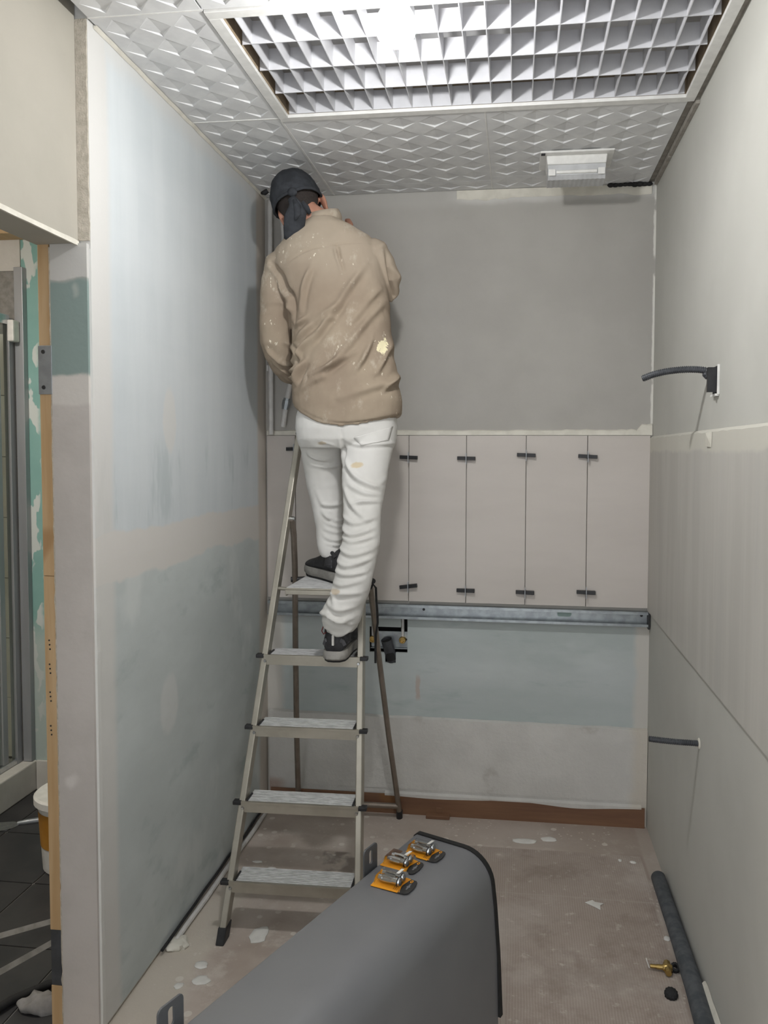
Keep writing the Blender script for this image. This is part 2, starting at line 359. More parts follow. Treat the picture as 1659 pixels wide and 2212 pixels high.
# ------------------------------------------------------------------ room shell
S(box('floor', 'floor', -.12, W+.1, -3.6, .1, -.1, 0))
wb = B()   # back wall: plasterboard face with the service hole cut out
xs = [-.1, .431, .440, .459, .496, .540, .561, .588, W+.1]; zs = [0, .614, .656, .761, .795, 2.64]
def hole(i, j):
    x = (xs[i]+xs[i+1])/2; z = (zs[j]+zs[j+1])/2
    return (.431 < x < .588 and .656 < z < .761) or (.440 < x < .459 and .761 < z < .795) or (.561 < x < .588 and .761 < z < .795) or (.496 < x < .540 and .614 < z < .656)
for i in range(len(xs)-1):
    for j in range(len(zs)-1):
        if not hole(i, j): wb.box(xs[i], xs[i+1], 0, .014, zs[j], zs[j+1])
wall_back = S(wb.build('wall_back', 'wall_back'))
B().box(.38, .64, .075, .09, .58, .83).box(.38, .39, .0141, .09, .58, .83).box(.63, .64, .0141, .09, .58, .83).box(.38, .64, .0141, .09, .82, .83).box(.38, .64, .0141, .09, .58, .59).build('service_recess', 'dark', wall_back)
# rough plinth at the foot of the back wall (proud of the board)
pl = B(); top = []
NX = 60
for k in range(NX+1):
    x = .012+(W-.014)*k/NX; zt = .402-.012*(x/W)+.004*noise.noise((x*9, 0, 3))
    top.append((x, zt))
ring = lambda y, dz: [Vector((x, y, z-dz)) for x, z in top]
v = ring(-.018, .004)+ring(-.001, 0)+[Vector((x, -.020, .10)) for x, z in top]
n = NX+1; f = []
for k in range(NX): f += [(k, k+1, k+1+n, k+n), (k+2*n, k+1+2*n, k+1, k)]
pl.add(v, f)
pl.box(.012, W-.002, -.0175, -.001, .0, .385)
pl.build('plaster_plinth', 'plinth', wall_back)
# cream skim above the tiles
sk = B(); pts = []
for k in range(81):
    x = .004+(W-.006)*k/80; up = 1.562+.004*noise.noise((x*12, 1, 1))+(.010 if x > 1.2 else 0)*abs(noise.noise((x*25, 5, 1)))+(.02 if x > 1.5 else 0)
    pts.append((x, up))
v = []; f = []
for k, (x, u) in enumerate(pts): v += [(x, -.010, 1.541), (x, -.008, u-.004), (x, -.0005, u), (x, -.0005, 1.541)]
for k in range(80):
    a = 4*k
    for q in range(3): f.append((a+q, a+q+1, a+q+5, a+q+4))
sk.add(v, f).build('skim_strip', 'skim', wall_back)
# tiles on the back wall
tx = [.006, .126, .3605, .5940, .8245, 1.0595, 1.2965, 1.5345]
for k in range(7):
    a, b = tx[k]+.0013, tx[k+1]-.0013
    zb = .874-.006*k/6
    box('tile', 'tile', a, b, -.0115+.0006*((k*7) % 3-1), -.0002, zb, 1.5395, wall_back, bevel=.0008)
# bits of filler along the ceiling edge of the back wall
fb = B()
pts = []
for k in range(71):
    x = .78+.745*k/70
    pts.append((x, 2.468-.012*abs(noise.noise((x*14, 3, 3)))-.016*abs(noise.noise((x*5, 9, 3)))))
v = []; f = []
for x, z in pts: v += [(x, -.0005, z), (x, -.005, z+.006), (x, -.006, 2.4985)]
for k in range(70):
    a = 3*k; f += [(a, a+1, a+4, a+3), (a+1, a+2, a+5, a+4)]
fb.add(v, f).build('ceiling_edge_filler', 'skim', wall_back, smooth='all')

# left wall (partition) with the raw board edge at the doorway
wl = S(box('wall_left', 'wall_left', -.1, 0, YJ, .0, .014, 2.64))
eg = B(); ys = []
rings = []
for k in range(40):
    z = 1.98+(H-1.98)*k/39; a = .0022*noise.noise((z*30, 1, 1)); rings.append([Vector((-.030, YJ-.004, z)), Vector((-.001+a, YJ-.004+a, z)), Vector((-.001+a, YJ-.0001, z)), Vector((-.030, YJ-.0001, z))])
eg.loft(rings).build('raw_edge', 'raw', wl)
eg = B(); rings = []
for k in range(70):
    z = .02+(1.96-.02)*k/69; a = .0016*noise.noise((z*22, 1, 7)); rings.append([Vector((-.006, YJ-.0045, z)), Vector((.0015+a, YJ-.003, z)), Vector((.002+a, YJ+.012, z)), Vector((-.006, YJ+.012, z))])
eg.loft(rings).build('corner_skim', 'wall_left', wl)
# joint filler and the gap at the foot of the board
box('foot_batten', 'raw', -.09, -.006, YJ+.01, -.01, 0, .014, wl)
# header above the doorway
hd = S(box('wall_header', 'header', -.135, -.030, -3.6, YJ-.0045, 1.972, 2.64))
eg = B(); rings = []
for k in range(60):
    y = YJ-.006-(1.2)*k/59; a = .003*noise.noise((y*18, 2, 1)); c = .006+abs(.006*noise.noise((y*9, 4, 4)))
    rings.append([Vector((-.034, y, 1.968)), Vector((-.026+a*.6, y, 1.967-a*.5)), Vector((-.0265+a*.5, y, 1.972+c)), Vector((-.034, y, 1.972+c))])
eg.loft(rings).build('torn_edge', 'skim', hd)
S(box('wall_left_front', 'header', -.135, -.03, -3.6, -2.28, 0, 1.9715))
# jamb: plasterboard edge, pine stud, hinge plate, strap
jb = S(box('door_1', 'jamb', -.0985, -.004, YJ-.0125, YJ-.0005, 0, 1.9715))
rag = B(); rings = []
for k in range(90):
    z = .01+1.955*k/89; a = .0035*noise.noise((z*40, 5, 1)); rings.append([Vector((-.1025+a, YJ-.0118, z)), Vector((-.0986, YJ-.0126, z)), Vector((-.0986, YJ-.001, z)), Vector((-.1025+a, YJ-.001, z))])
rag.loft(rings).build('torn_paper_edge', 'raw', jb)
cuts = [(.0, .123), (.268, 1.165), (1.166, 1.62), (1.621, 1.995)]
for a, b in cuts: box('stud_length', 'stud', -.133, -.1037, YJ-.009, YJ+.08, a, b, jb, bevel=.001)
box('steel_strap', simple('dark_steel', '4a4b4d', '55565a', 20, .5, .4), -.1325, -.1035, YJ-.0075, YJ+.07, .1235, .2675, jb)
hp = box('hinge_plate', 'hinge', -.1325, -.0975, YJ-.0145, YJ-.0128, 1.611, 1.729, jb, bevel=.0008)
for z in (1.714, 1.628): B().cyl((-.119, YJ-.0146, z), (-.119, YJ-.0162, z), .0052, .0045, 14).build('screw', 'black', hp, True)
hb = B()
for base in (1.005, .945, .875, .79):
    for q in range(3): hb.cyl((-.121+.001*q, YJ-.0089, base-.011*q), (-.121+.001*q, YJ-.0096, base-.011*q), .0023, .0023, 8)
hb.build('drill_holes', 'black', jb)

# right wall
wr = S(box('wall_right', 'wall_right', W, W+.1, -3.6, .0, 0, 2.64))
S(wr)
pn = B(); v = []
for k in range(61):
    y = -.004-2.6*k/60
    v += [(W-.0005, y, .858), (W-.010, y, .858), (W-.010, y, 1.529-.004*noise.noise((y*20, 3, 3))), (W-.003, y, 1.536-.004*noise.noise((y*20, 3, 3))), (W-.0005, y, 1.537)]
f = []
for k in range(60):
    a = 5*k
    for q in range(4): f.append((a+q, a+q+1, a+q+6, a+q+5))
pn.add(v, f+[(0, 1, 2, 3, 4)]).build('wall_panel', 'panel', wr)
lp = B()     # loose flap of paper at the panel's top joint
y0 = onx(1527, 940, W-.01).y
lp.add([(W-.011, y0, 1.528), (W-.020, y0-.03, 1.525), (W-.016, y0-.01, 1.492), (W-.011, y0-.055, 1.488), (W-.0105, y0-.06, 1.53)], [(0, 1, 2), (1, 3, 2), (1, 4, 3), (0, 4, 1)])
lp.build('torn_flap', 'skim', wr)

# baseboard
bb = B(); v = []; f = []
for k in range(61):
    x = .02+(W-.03)*k/60; v += [(x, -.021, 0), (x, -.021, .076+.003*noise.noise((x*8, 0, 0))), (x, -.0205, .080+.003*noise.noise((x*8, 0, 0))), (x, -.017, .080)]
for k in range(60):
    a = 4*k
    for q in range(3): f.append((a+q, a+q+1, a+q+5, a+q+4))
bb.add([(p[0], p[1]-.008, p[2]) for p in v], f+[(0, 3, 2, 1), (240, 241, 242, 243)]).box(.02, W-.01, -.0285, -.0205, .0005, .074)
S(bb.build('baseboard_back', 'baseboard'))
sm = B(); rings = []
for k in range(100):
    x = .5+1.02*k/99; h = .004+.016*max(0, noise.noise((x*3.5, 2, 8))+.25); rings.append([Vector((x, -.0298, .081-h)), Vector((x, -.0300, .083)), Vector((x, -.019, .090)), Vector((x, -.019, .081-h))])
sm.loft(rings).build('plaster_smear', 'plinth', bpy.data.objects['baseboard_back'])

# ------------------------------------------------------------------ ceiling with embossed panels
ceil_o = S(box('ceiling', 'cavity', -.1, W+.1, -3.6, .1, 2.64, 2.70))
def relief_panel(x0, x1, y0, y1, nx, ny):
    b = B(); ed = .008
    X0, X1, Y0, Y1 = x0+.0015, x1-.0015, y0+.0015, y1-.0015
    z = H
    v = [(X0, Y0, z), (X1, Y0, z), (X1, Y1, z), (X0, Y1, z), (X0+ed, Y0+ed, z), (X1-ed, Y0+ed, z), (X1-ed, Y1-ed, z), (X0+ed, Y1-ed, z)]
    f = [(0, 1, 5, 4), (1, 2, 6, 5), (2, 3, 7, 6), (3, 0, 4, 7)]
    b.add(v, f)
    for i in range(4):
        a, c = v[i], v[(i+1) % 4]; b.add([a, c, (c[0], c[1], z+.014), (a[0], a[1], z+.014)], [(0, 1, 2, 3)])
    cx, cy = (X1-X0-2*ed)/nx, (Y1-Y0-2*ed)/ny
    for i in range(nx):
        for j in range(ny):
            a, c = X0+ed+i*cx, Y0+ed+j*cy; m, q = a+cx/2, c+cy/2; g = .04
            Lf = (a+cx*g, q, z); R = (a+cx*(1-g), q, z); Nn = (m, c+cy*g, z); F = (m, c+cy*(1-g), z); D = (m, c+cy*(1-g)-.003, z+.0055); E = (m, c+cy*g+.010, z+.0022)
            A0, A1, A2, A3 = (a, c, z), (a+cx, c, z), (a+cx, c+cy, z), (a, c+cy, z)
            b.add([A0, A1, A2, A3, Lf, R, Nn, F, D, E], [(0, 1, 6), (0, 6, 4, 3), (3, 4, 7), (2, 3, 7), (1, 2, 7, 5), (1, 5, 6), (4, 7, 8), (7, 5, 8), (4, 6, 9), (6, 5, 9), (4, 9, 8), (9, 5, 8)])
    return b.build('ceiling_panel', 'ceil', ceil_o)
xa, xb, xc = .289, .919, 1.512
relief_panel(.004, xa-.002, -.735, -.004, 3, 7); relief_panel(.004, xa-.002, -1.335, -.735, 3, 6); relief_panel(.004, xa-.002, -1.935, -1.335, 3, 6); relief_panel(.004, xa-.002, -2.535, -1.935, 3, 6)
relief_panel(xa, xb, -.715, -.108, 6, 6); relief_panel(xa, xb, -.108, -.004, 6, 1)
relief_panel(xb, xc, -.715, -.14, 6, 6); relief_panel(xb, xc, -.14, -.004, 6, 1)
for q in range(2):
    relief_panel(xa, xb, -1.935-.6*q, -1.335-.6*q, 6, 6); relief_panel(xb, xc, -1.935-.6*q, -1.335-.6*q, 6, 6)
# brown gap strip with a thin metal angle along the right wall
gp = B().box(xc+.002, W, -3.2, 0, 2.506, 2.515); gp.build('gap_strip', 'brown_gap', ceil_o)
for (a, b_) in ((-.30, -.02), (-.72, -.31), (-3.2, -1.33)): box('edge_angle', 'brown_gap', W-.012, W-.0005, a, b_, 2.488, 2.5055, ceil_o)
# runners hiding the panel seams (thin white tee bars)
trim = B().box(xa-.004, xa+.003, -.716, -.004, 2.4985, 2.5015).box(.004, xa, -.737, -.732, 2.4985, 2.501).box(.004, xa, -1.337, -1.333, 2.4985, 2.501).box(xb-.002, xb+.002, -.716, -.004, 2.4988, 2.5012)
S(trim.build('trim_1', 'white'))
# dark broken bits of filler in the right back ceiling corner
dk = B()
for k in range(9):
    x = 1.37+.018*k; dk.ell((x, -.012-.01*random.random(), 2.494), .012+.006*random.random(), .012, .006+.004*random.random(), 8, 6)
dk.build('dark_gap_filler', 'rubber', ceil_o, True)
dc = B()
rings = []
for k in range(50):
    y = -.004-1.30*k/49; a = .003*noise.noise((y*16, 3, 3)); rings.append([Vector((.001, y, 2.492+a)), Vector((.010+a, y, 2.4985)), Vector((.001, y, 2.4995))])
dc.loft(rings).build('corner_filler', 'skim', ceil_o)

# ------------------------------------------------------------------ louvre light panel in the ceiling
LX0, LX1, LY0, LY1 = .289, 1.527, -1.330, -.716
lv = thing('louvre_light_panel', 'large white egg-crate louvre light panel set in the embossed ceiling', 'ceiling light', ((LX0+LX1)/2, (LY0+LY1)/2, 2.5))
fw = .030
for (a, b_, c, d) in ((LX0, LX1, LY1-fw, LY1), (LX0, LX1, LY0, LY0+fw), (LX0, LX0+fw, LY0+fw, LY1-fw), (LX1-fw, LX1, LY0+fw, LY1-fw)):
    box('frame_bar', 'white', a, b_, c, d, 2.496, 2.506, lv, bevel=.001)
IX0, IX1, IY0, IY1 = LX0+fw, LX1-fw, LY0+fw, LY1-fw
cv = B().box(IX0-.01, IX1+.01, IY0-.01, IY1+.01, 2.612, 2.62); cv.build('reflector_tray', 'cavity', lv)
sd = B().box(IX0-.012, IX0-.002, IY0-.012, IY1+.012, 2.5062, 2.612).box(IX1+.002, IX1+.012, IY0-.012, IY1+.012, 2.5062, 2.612).box(IX0-.01, IX1+.01, IY0-.012, IY0-.002, 2.5062, 2.612).box(IX0-.01, IX1+.01, IY1+.002, IY1+.012, 2.5062, 2.612)
sd.build('tray_side', simple('aged_brown_side', '8d7c66', 'a3937d', 20, .8), lv)
for y in (-1.16, -.88):
    tb = B().cyl((IX0+.03, y, 2.588), (IX1-.03, y, 2.588), .013, n=14).build('fluorescent_tube', 'white', lv, True)
NXC, NYC = 19, 4
px0, px1 = IX0+.028, IX1-.022
bh = .056
cross = B()
cross.add([(-.0012, IY0, 0), (.0012, IY0, 0), (.0020, IY0, bh), (-.0020, IY0, bh), (-.0012, IY1, 0), (.0012, IY1, 0), (.0020, IY1, bh), (-.0020, IY1, bh)], [(0, 1, 2, 3), (4, 7, 6, 5), (0, 4, 5, 1), (1, 5, 6, 2), (2, 6, 7, 3), (3, 7, 4, 0)])
cme = cross.mesh('cross_blade', 'louvre')
for k in range(NXC+1): put('cross_blade', cme, lv, (px0+(px1-px0)*k/NXC, 0, 2.5065))
lng = B().add([(IX0+.004, -.0012, 0), (IX1-.004, -.0012, 0), (IX1-.004, .0012, 0), (IX0+.004, .0012, 0), (IX0+.004, -.0022, bh), (IX1-.004, -.0022, bh), (IX1-.004, .0022, bh), (IX0+.004, .0022, bh)], [(0, 1, 2, 3), (4, 7, 6, 5), (0, 4, 5, 1), (1, 5, 6, 2), (2, 6, 7, 3), (3, 7, 4, 0)])
lme = lng.mesh('long_blade', 'louvre')
for k in range(NYC+1): put('long_blade', lme, lv, (0, IY1-.002-(IY1-IY0-.004)*k/NYC, 2.5063))

# ------------------------------------------------------------------ hanging bulb (the room's working light)
BP = Vector((.763, -1.455, 2.375))
bl = thing('bare_light_bulb', 'glaring bare light bulb hanging below the ceiling beside the louvre panel', 'light bulb', BP+Vector((0, 0, .12)))
B().cyl(BP+Vector((0, 0, .105)), BP+Vector((0, 0, .124)), .028, .035, 24).build('ceiling_rose', 'white', bl, True)
B().cyl(BP+Vector((0, 0, .055)), BP+Vector((0, 0, .105)), .017, .017, 20).build('lamp_socket', 'white', bl, True)
gl = B()
def turn(prof): return [[BP+Vector((r*math.cos(2*math.pi*k/28), r*math.sin(2*math.pi*k/28), z)) for k in range(28)] for r, z in prof]
gl.loft(turn([(.0425, .0085), (.0435, .002), (.043, -.012), (.038, -.027), (.027, -.039), (.012, -.046), (.003, -.0475)]))
gl.build('globe', m_emit('glowing_globe', 'ffffff', 115.0*BULB_WATTS/34.0), bl, 'all')
B().loft(turn([(.014, .062), (.018, .054), (.028, .036), (.037, .020), (.042, .009)])).build('bulb_body', 'white', bl, 'all')

# ------------------------------------------------------------------ emergency light on the ceiling
ex0, ex1 = 1.115, 1.322; ey0, ey1 = -.350, -.228
em = thing('emergency_light', 'white box-shaped emergency light with clear ribbed lens on the ceiling', 'light', ((ex0+ex1)/2, -.33, 2.5))
B().box(ex0-.022, ex1+.022, ey0-.03, ey1+.02, 2.4915, 2.4995).build('base_plate', 'white', em, bevel=.004)
B().add([(ex0, ey0-.004, 2.4915), (ex1, ey0-.004, 2.4915), (ex1, ey1+.004, 2.4915), (ex0, ey1+.004, 2.4915), (ex0+.004, ey0, 2.462), (ex1-.004, ey0, 2.462), (ex1-.004, ey1, 2.462), (ex0+.004, ey1, 2.462)],
        [(0, 1, 2, 3), (4, 7, 6, 5), (0, 4, 5, 1), (1, 5, 6, 2), (2, 6, 7, 3), (3, 7, 4, 0)]).build('body', 'white', em, bevel=.004)
ln = B(); rings = []
for k in range(25):
    x = ex0+.006+(ex1-ex0-.012)*k/24; s_ = .0006*(1 if k % 2 else -1)
    rings.append([Vector((x, ey0+.004, 2.4615)), Vector((x, ey0+.008, 2.428+s_)), Vector((x, ey0+.022, 2.416+s_)), Vector((x, ey1-.022, 2.416+s_)), Vector((x, ey1-.008, 2.428+s_)), Vector((x, ey1-.004, 2.4615))])
ln.loft(rings).build('lens', simple('milky_lens', 'b9babb', 'c4c5c6', 20, .2), em)
lt = B().cyl((ex0+.035, ey0+.006, 2.437), (ex1-.035, ey0+.006, 2.437), .006, n=10); lt.build('lamp_tube', 'white', em, True)
for x in (ex0+.02, ex1-.02): B().box(x-.012, x+.012, ey0+.001, ey0+.0035, 2.425, 2.447).build('clip', 'white', em, bevel=.001)
B().box(ex0-.018, ex0-.004, ey0-.026, ey0-.008, 2.4895, 2.4914).build('cable_entry', 'black', em)

# ------------------------------------------------------------------ adjoining bathroom seen through the doorway
fl2 = S(box('floor_bathroom', 'grout', -2.1, -.135, -2.4, .1, -.1, -.004))
# black tiles, laid at an angle to the room
ta = 0.0; ts = .325
tme = B().box(-ts/2+.003, ts/2-.003, -ts/2+.003, ts/2-.003, -.008, 0.0).mesh('floor_tile', 'black_tile')
for i in range(-4, 2):
    for j in range(-6, 2):
        c_ = Vector((-.60+(i+.5)*ts, -.38+(j+.5)*ts, 0))
        if c_.x+ts/2 < -.14 and c_.y+ts/2 < .0: put('floor_tile', tme, fl2, c_)
box('floor_tile', 'black_tile', -.272, -.1365, -2.3, -.0005, -.008, 0, fl2)
box('floor_tile', 'black_tile', -1.037, -.275, -.052, -.0125, -.008, 0, fl2)
wbm = S(box('wall_bathroom', 'bath_wall', -1.07, -.135, 0, .1, 0, 2.5))
ws = S(box('wall_shower', 'grout', -2.1, -1.0705, .002, .1, 0, 2.5))
for i in range(3):
    for j in range(8):
        x1 = -1.0735-.305*i; zz = .14+.262*j
        if zz < 1.9: box('wall_tile', 'bath_tile', x1-.302, x1, -.006, .0018, zz, zz+.259, ws, bevel=.001)
box('plaster_head', 'plinth', -2.1, -1.0712, -.004, .0019, 2.236, 2.5, ws)
S(box('wall_bathroom_left', 'header', -2.2, -2.1, -2.4, .1, 0, 2.5))
S(box('ceiling_bathroom', 'plywood', -2.1, -.135, -2.4, .0, 2.42, 2.5))
S(box('trim_2', 'plywood', -2.1, -.135, -.10, -.001, 2.366, 2.4195))
S(box('wall_bathroom_front', 'header', -2.1, -.135, -2.5, -2.4, 0, 2.5))
box('partition_back', 'header', -.1352, -.1001, YJ+.081, 0, 0, 2.5, wl)
rl = thing('added_bathroom_lamp', 'added round lamp, out of view, that brightens the adjoining bathroom', 'lamp', (-1.0, -1.25, 2.42))  # lamp added out of frame so that the bathroom is lit
B().cyl((-1.0, -1.25, 2.395), (-1.0, -1.25, 2.4195), .15, .16, 32).build('added_lamp_base', 'white', rl, True)
B().ell((-1.0, -1.25, 2.393), .14, .14, .045, 28, 10).build('added_lamp_glass', m_emit('added_lamp_glow', 'fff8ee', 30.0), rl, True)
# shower screen
sh = thing('shower_screen', 'glass shower screen in a grey aluminium frame standing on the tray', 'shower screen', (-1.1, -.45, .13))
box('wall_profile', 'alu_profile', -1.085, -1.046, -.030, -.0005, .1315, 2.246, sh, bevel=.002)
box('jamb_profile', 'alu_profile', -1.118, -1.090, -.060, -.022, .131, 2.03, sh, bevel=.002)
box('top_rail', 'steel', -1.122, -1.086, -.95, -.0605, 2.0, 2.04, sh, bevel=.002)
box('bottom_rail', 'steel', -1.118, -1.092, -.95, -.0605, .132, .156, sh, bevel=.002)
box('glass_pane', 'glass', -1.107, -1.101, -.93, -.062, .157, 1.999, sh)
box('door_stile', 'alu_profile', -1.114, -1.094, -.145, -.115, .157, 1.999, sh)
B().box(-1.09, -1.06, -.075, -.031, 1.93, 2.02).build('corner_bracket', 'white', sh, bevel=.006)
tr = box('shower_tray', 'tray', -2.09, -1.04, -.97, -.0005, 0, .13, None, bevel=.006); tag(tr, 'low white shower tray along the bathroom wall', 'shower tray')
box('wall_skirting', 'tray', -1.038, -.80, -.012, -.0005, 0, .13, wbm, bevel=.002)
# tub of plaster with lid
bc = Vector((-.535, -.55, .0003))
bk = thing('plaster_bucket', 'white plastic bucket with lid and amber label behind the wooden stud', 'bucket', bc)
def lathe(prof, c, n=36): return [[c+Vector((r*math.cos(2*math.pi*k/n), r*math.sin(2*math.pi*k/n), z)) for k in range(n)] for r, z in prof]
B().loft(lathe([(.105, 0), (.109, .004), (.122, .235)], bc)).build('bucket_body', 'white', bk, True)
B().loft(lathe([(.126, .2352), (.135, .24), (.135, .262), (.128, .268), (.115, .266), (.06, .268)], bc)).build('lid', 'white', bk, True)
B().loft(lathe([(.1152, .09), (.1222, .215)], bc), caps=False).build('label', 'bucket_label', bk, True)
# putty knife on the bathroom floor
pk = thing('putty_knife', 'grey steel putty knife lying on the black bathroom tiles', 'tool', (-.93, -.30, 0))
a0 = Vector((-1.0, -.36, .006)); a1 = Vector((-.88, -.30, .006)); dd = (a1-a0).normalized(); nn = Vector((-dd.y, dd.x, 0))
B().prism([(0, -.045), (.075, -.03), (.095, -.012), (.095, .012), (.075, .03), (0, .045)], lambda a, b, d: a0+dd*a+nn*b+Vector((0, 0, d)), -.0055, -.004).build('blade', 'steel', pk)
B().tube([a0+dd*.09, a0+dd*.12, a0+dd*.17, a0+dd*.20], [.007, .011, .012, .008], 10).build('handle', 'hinge', pk, True)
# pale plastic corner beads
for q, (p, r, lb) in enumerate((((-.53, -1.0), (-.38, -.88), 'pale corner bead on the black bathroom tiles, the farther one'), ((-.42, -1.16), (-.33, -.97), 'pale corner bead on the black bathroom tiles, the nearer one'))):
    p = Vector((*p, .0)); r = Vector((*r, .0)); d = (r-p); p = p-d*1.6; r = r+d*.15; nn = Vector((-d.y, d.x, 0)).normalized()
    o = B().add([p-nn*.011, p+Vector((0, 0, .010)), p+nn*.011, p+Vector((0, 0, .012)), r-nn*.011, r+Vector((0, 0, .010)), r+nn*.011, r+Vector((0, 0, .012))], [(0, 3, 2, 1), (4, 5, 6, 7), (0, 1, 5, 4), (1, 2, 6, 5), (2, 3, 7, 6), (3, 0, 4, 7)]).build('corner_bead', 'grout')
    tag(o, lb, 'trim strip', 'corner beads on the bathroom floor')
o = B().tube([Vector((-.33, -1.34, .014)), Vector((-.30, -1.26, .012)), Vector((-.24, -1.19, .012)), Vector((-.18, -1.15, .012)), Vector((-.145, -1.14, .012))], .011, 10).build('black_cable', 'rubber', None, True)
tag(o, 'thick black cable curving over the bathroom floor by the doorway', 'cable')
rg = B(); rg.ell((-.215, -1.262, .012), .06, .035, .022, 28, 14)
rg.v = [(x+.01*noise.noise((x*30, y*30, z*30)), y, max(0, z+.014*noise.noise((x*40, y*40, 3)))) for x, y, z in rg.v]
tag(rg.build('dust_rag', 'bag', None, True), 'crumpled grey rag on the floor inside the doorway', 'rag')

# ------------------------------------------------------------------ step ladder
ld = thing('step_ladder', 'dusty aluminium step ladder with four treads and a platform below the worker', 'ladder', (.365, -.5, 0))
def stile(side, z):     # outer front corner of the tread ends, measured
    w = .2213-.0581*z; y = z*.3930
    lx = side*w; th = .021
    return Vector((.3638+lx*math.cos(th)-y*math.sin(th), -.9522+lx*math.sin(th)+y*math.cos(th), z))
for s in (-1, 1):
    a, b_ = stile(s, .012), stile(s, 1.535)
    inn = -s
    def q(p, dx, dy): return p+Vector((inn*dx, dy, 0))
    o = B()
    prof = [(.004, .008), (.024, .008), (.024, .052), (.004, .052)]
    o.loft([[q(a, x, y) for x, y in prof], [q(b_, x, y) for x, y in prof]]).build('stile', 'alu', ld, bevel=.003)
    f0 = stile(s, 0.0); f1 = stile(s, .045)
    pr2 = [(.001, .005), (.027, .005), (.027, .055), (.001, .055)]
    B().loft([[q(f0, x, y) for x, y in pr2], [q(f1, x, y) for x, y in pr2]]).build('rubber_foot', 'black', ld, bevel=.003)
    pr3 = [(.002, .006), (.026, .006), (.026, .054), (.002, .054)]
    t0 = stile(s, 1.5352); t1 = stile(s, 1.555)
    B().loft([[q(t0, x, y) for x, y in pr3], [q(t1, x, y) for x, y in pr3]]).build('stile_cap', 'black', ld, bevel=.004)
ZT = [.1651+.2119*k for k in range(4)]
ldrot = Matrix.Rotation(.021, 4, 'Z')
for k, z in enumerate(ZT):
    L_, R_ = stile(-1, z), stile(1, z); mid = (L_+R_)/2; hw = (R_-L_).length/2
    T = Matrix.Translation(mid) @ ldrot
    t = B()
    hi = hw-.027                           # between the stiles the tread runs back
    t.box(-hw+.012, hw-.012, .001, .0079, -.0335, -.0055, T)          # front lip
    t.box(-hw+.012, hw-.012, -.001, .0079, -.0054, 0, T)
    t.box(-hi, hi, .008, .092, -.006, -.0012, T)
    t.box(-hi, hi, .0885, .092, -.028, -.0062, T)
    tr_ = t.build('tread', 'alu', ld)
    rb = B()
    for i in range(9):
        y = .010+.0092*i; rb.box(-hi+.002, hi-.002, y, y+.0058, -.0012, .0004, T)
    rb.build('tread_ribs', 'tread', tr_)
    for s in (-1, 1):
        B().box(s*hw-.013, s*hw+.013, -.003, .02, -.011, .0012, T).build('end_cap', 'black', tr_, bevel=.002)
        c_ = T @ Vector((s*(hw-.018), 0, -.021)); e_ = T @ Vector((s*(hw-.018), -.0035, -.021))
        B().cyl(c_, e_, .0055, .004, 14).build('rivet', 'steel', tr_, True)
        B().box(s*hi-.004*s-.003, s*hi-.004*s+.003, .006, .060, -.0005, .004, T).build('edge_clip', 'black', tr_, bevel=.001)
# platform
p0 = onz(616, 1268, 1.02); py0, py1 = -.602, -.300; pxa, pxb = .258, .500
ptf = B().box(pxa, pxb, py0, py1, 1.012, 1.018).box(pxa, pxb, py0, py0+.004, .996, 1.0119).box(pxa, pxa+.004, py0+.0041, py1, .99, 1.0119).box(pxb-.004, pxb, py0+.0041, py1, .99, 1.0119).build('platform', 'alu', ld, bevel=.002)
rb = B()
for i in range(20): rb.box(pxa+.004, pxb-.004, py0+.006+.0145*i, py0+.0155+.0145*i, 1.0181, 1.0196)
rb.build('platform_ribs', 'tread', ptf)
s0, s1 = stile(-1, 1.006), stile(1, 1.006)
for (a, b_) in ((s0+Vector((.012, .02, 0)), Vector((pxa, s0.y+.02, 1.004))), (Vector((pxb, s1.y+.02, 1.004)), s1+Vector((-.012, .02, 0)))):
    B().cyl(a, b_, .006, n=12).build('pivot_rod', 'alu', ld, True)
# rear legs (flat tubes that hook over the stiles above the platform)
feet = {-1: Vector((.150, -.070, .0)), 1: Vector((.566, -.062, .0))}
tops = {}
for s in (-1, 1):
    st = stile(s, 1.235)+Vector((-s*.026, .045, 0))
    ft = feet[s]
    pts = [ft+Vector((0, 0, .022)), ft.lerp(st, .3), ft.lerp(st, .6)+Vector((0, .012, 0)), ft.lerp(st, .85)+Vector((0, .028, 0)), ft.lerp(st, .95)+Vector((0, .022, 0)), st]
    B().tube(pts, .0105, 12, up=(1, 0, 0), ry=.0155).build('rear_leg', 'alu_brown', ld, True)
    B().tube([ft, ft+Vector((0, -.002, .030))], .013, 12, up=(1, 0, 0), ry=.018).build('rear_foot', 'black', ld, True)
    B().cyl(st+Vector((s*.026, 0, 0)), st+Vector((-s*.012, 0, 0)), .008, n=12).build('pivot_bolt', 'steel', ld, True)
    pf = feet[s].lerp(st, .815); B().cyl(Vector((pxb if s > 0 else pxa, -.318, 1.003)), Vector((pf.x+s*.014, pf.y+.02, 1.003)), .010, n=12).build('hinge_pin', 'black', ld, True)
zb = .055
ca = feet[-1].lerp(stile(-1, 1.235), .045); cb = feet[1].lerp(stile(1, 1.235), .045)
B().tube([Vector((ca.x, ca.y, zb)), Vector((cb.x, cb.y, zb))], .011, 12).build('rear_cross_tube', 'alu_brown', ld, True)
# black strap
st = B(); ys = -.385
pp = [(800, 1272), (806, 1262), (812, 1270), (813, 1295), (815, 1320), (816, 1345), (812, 1372), (811, 1400), (811, 1432)]
st.tube([ony(a, b_, ys) for a, b_ in pp], [.004, .0055, .006, .007, .0065, .007, .005, .0045, .005], 10, ry=.004)
tag(st.build('black_strap', 'rubber', None, True), 'black strap hanging from the right side of the ladder platform', 'strap')

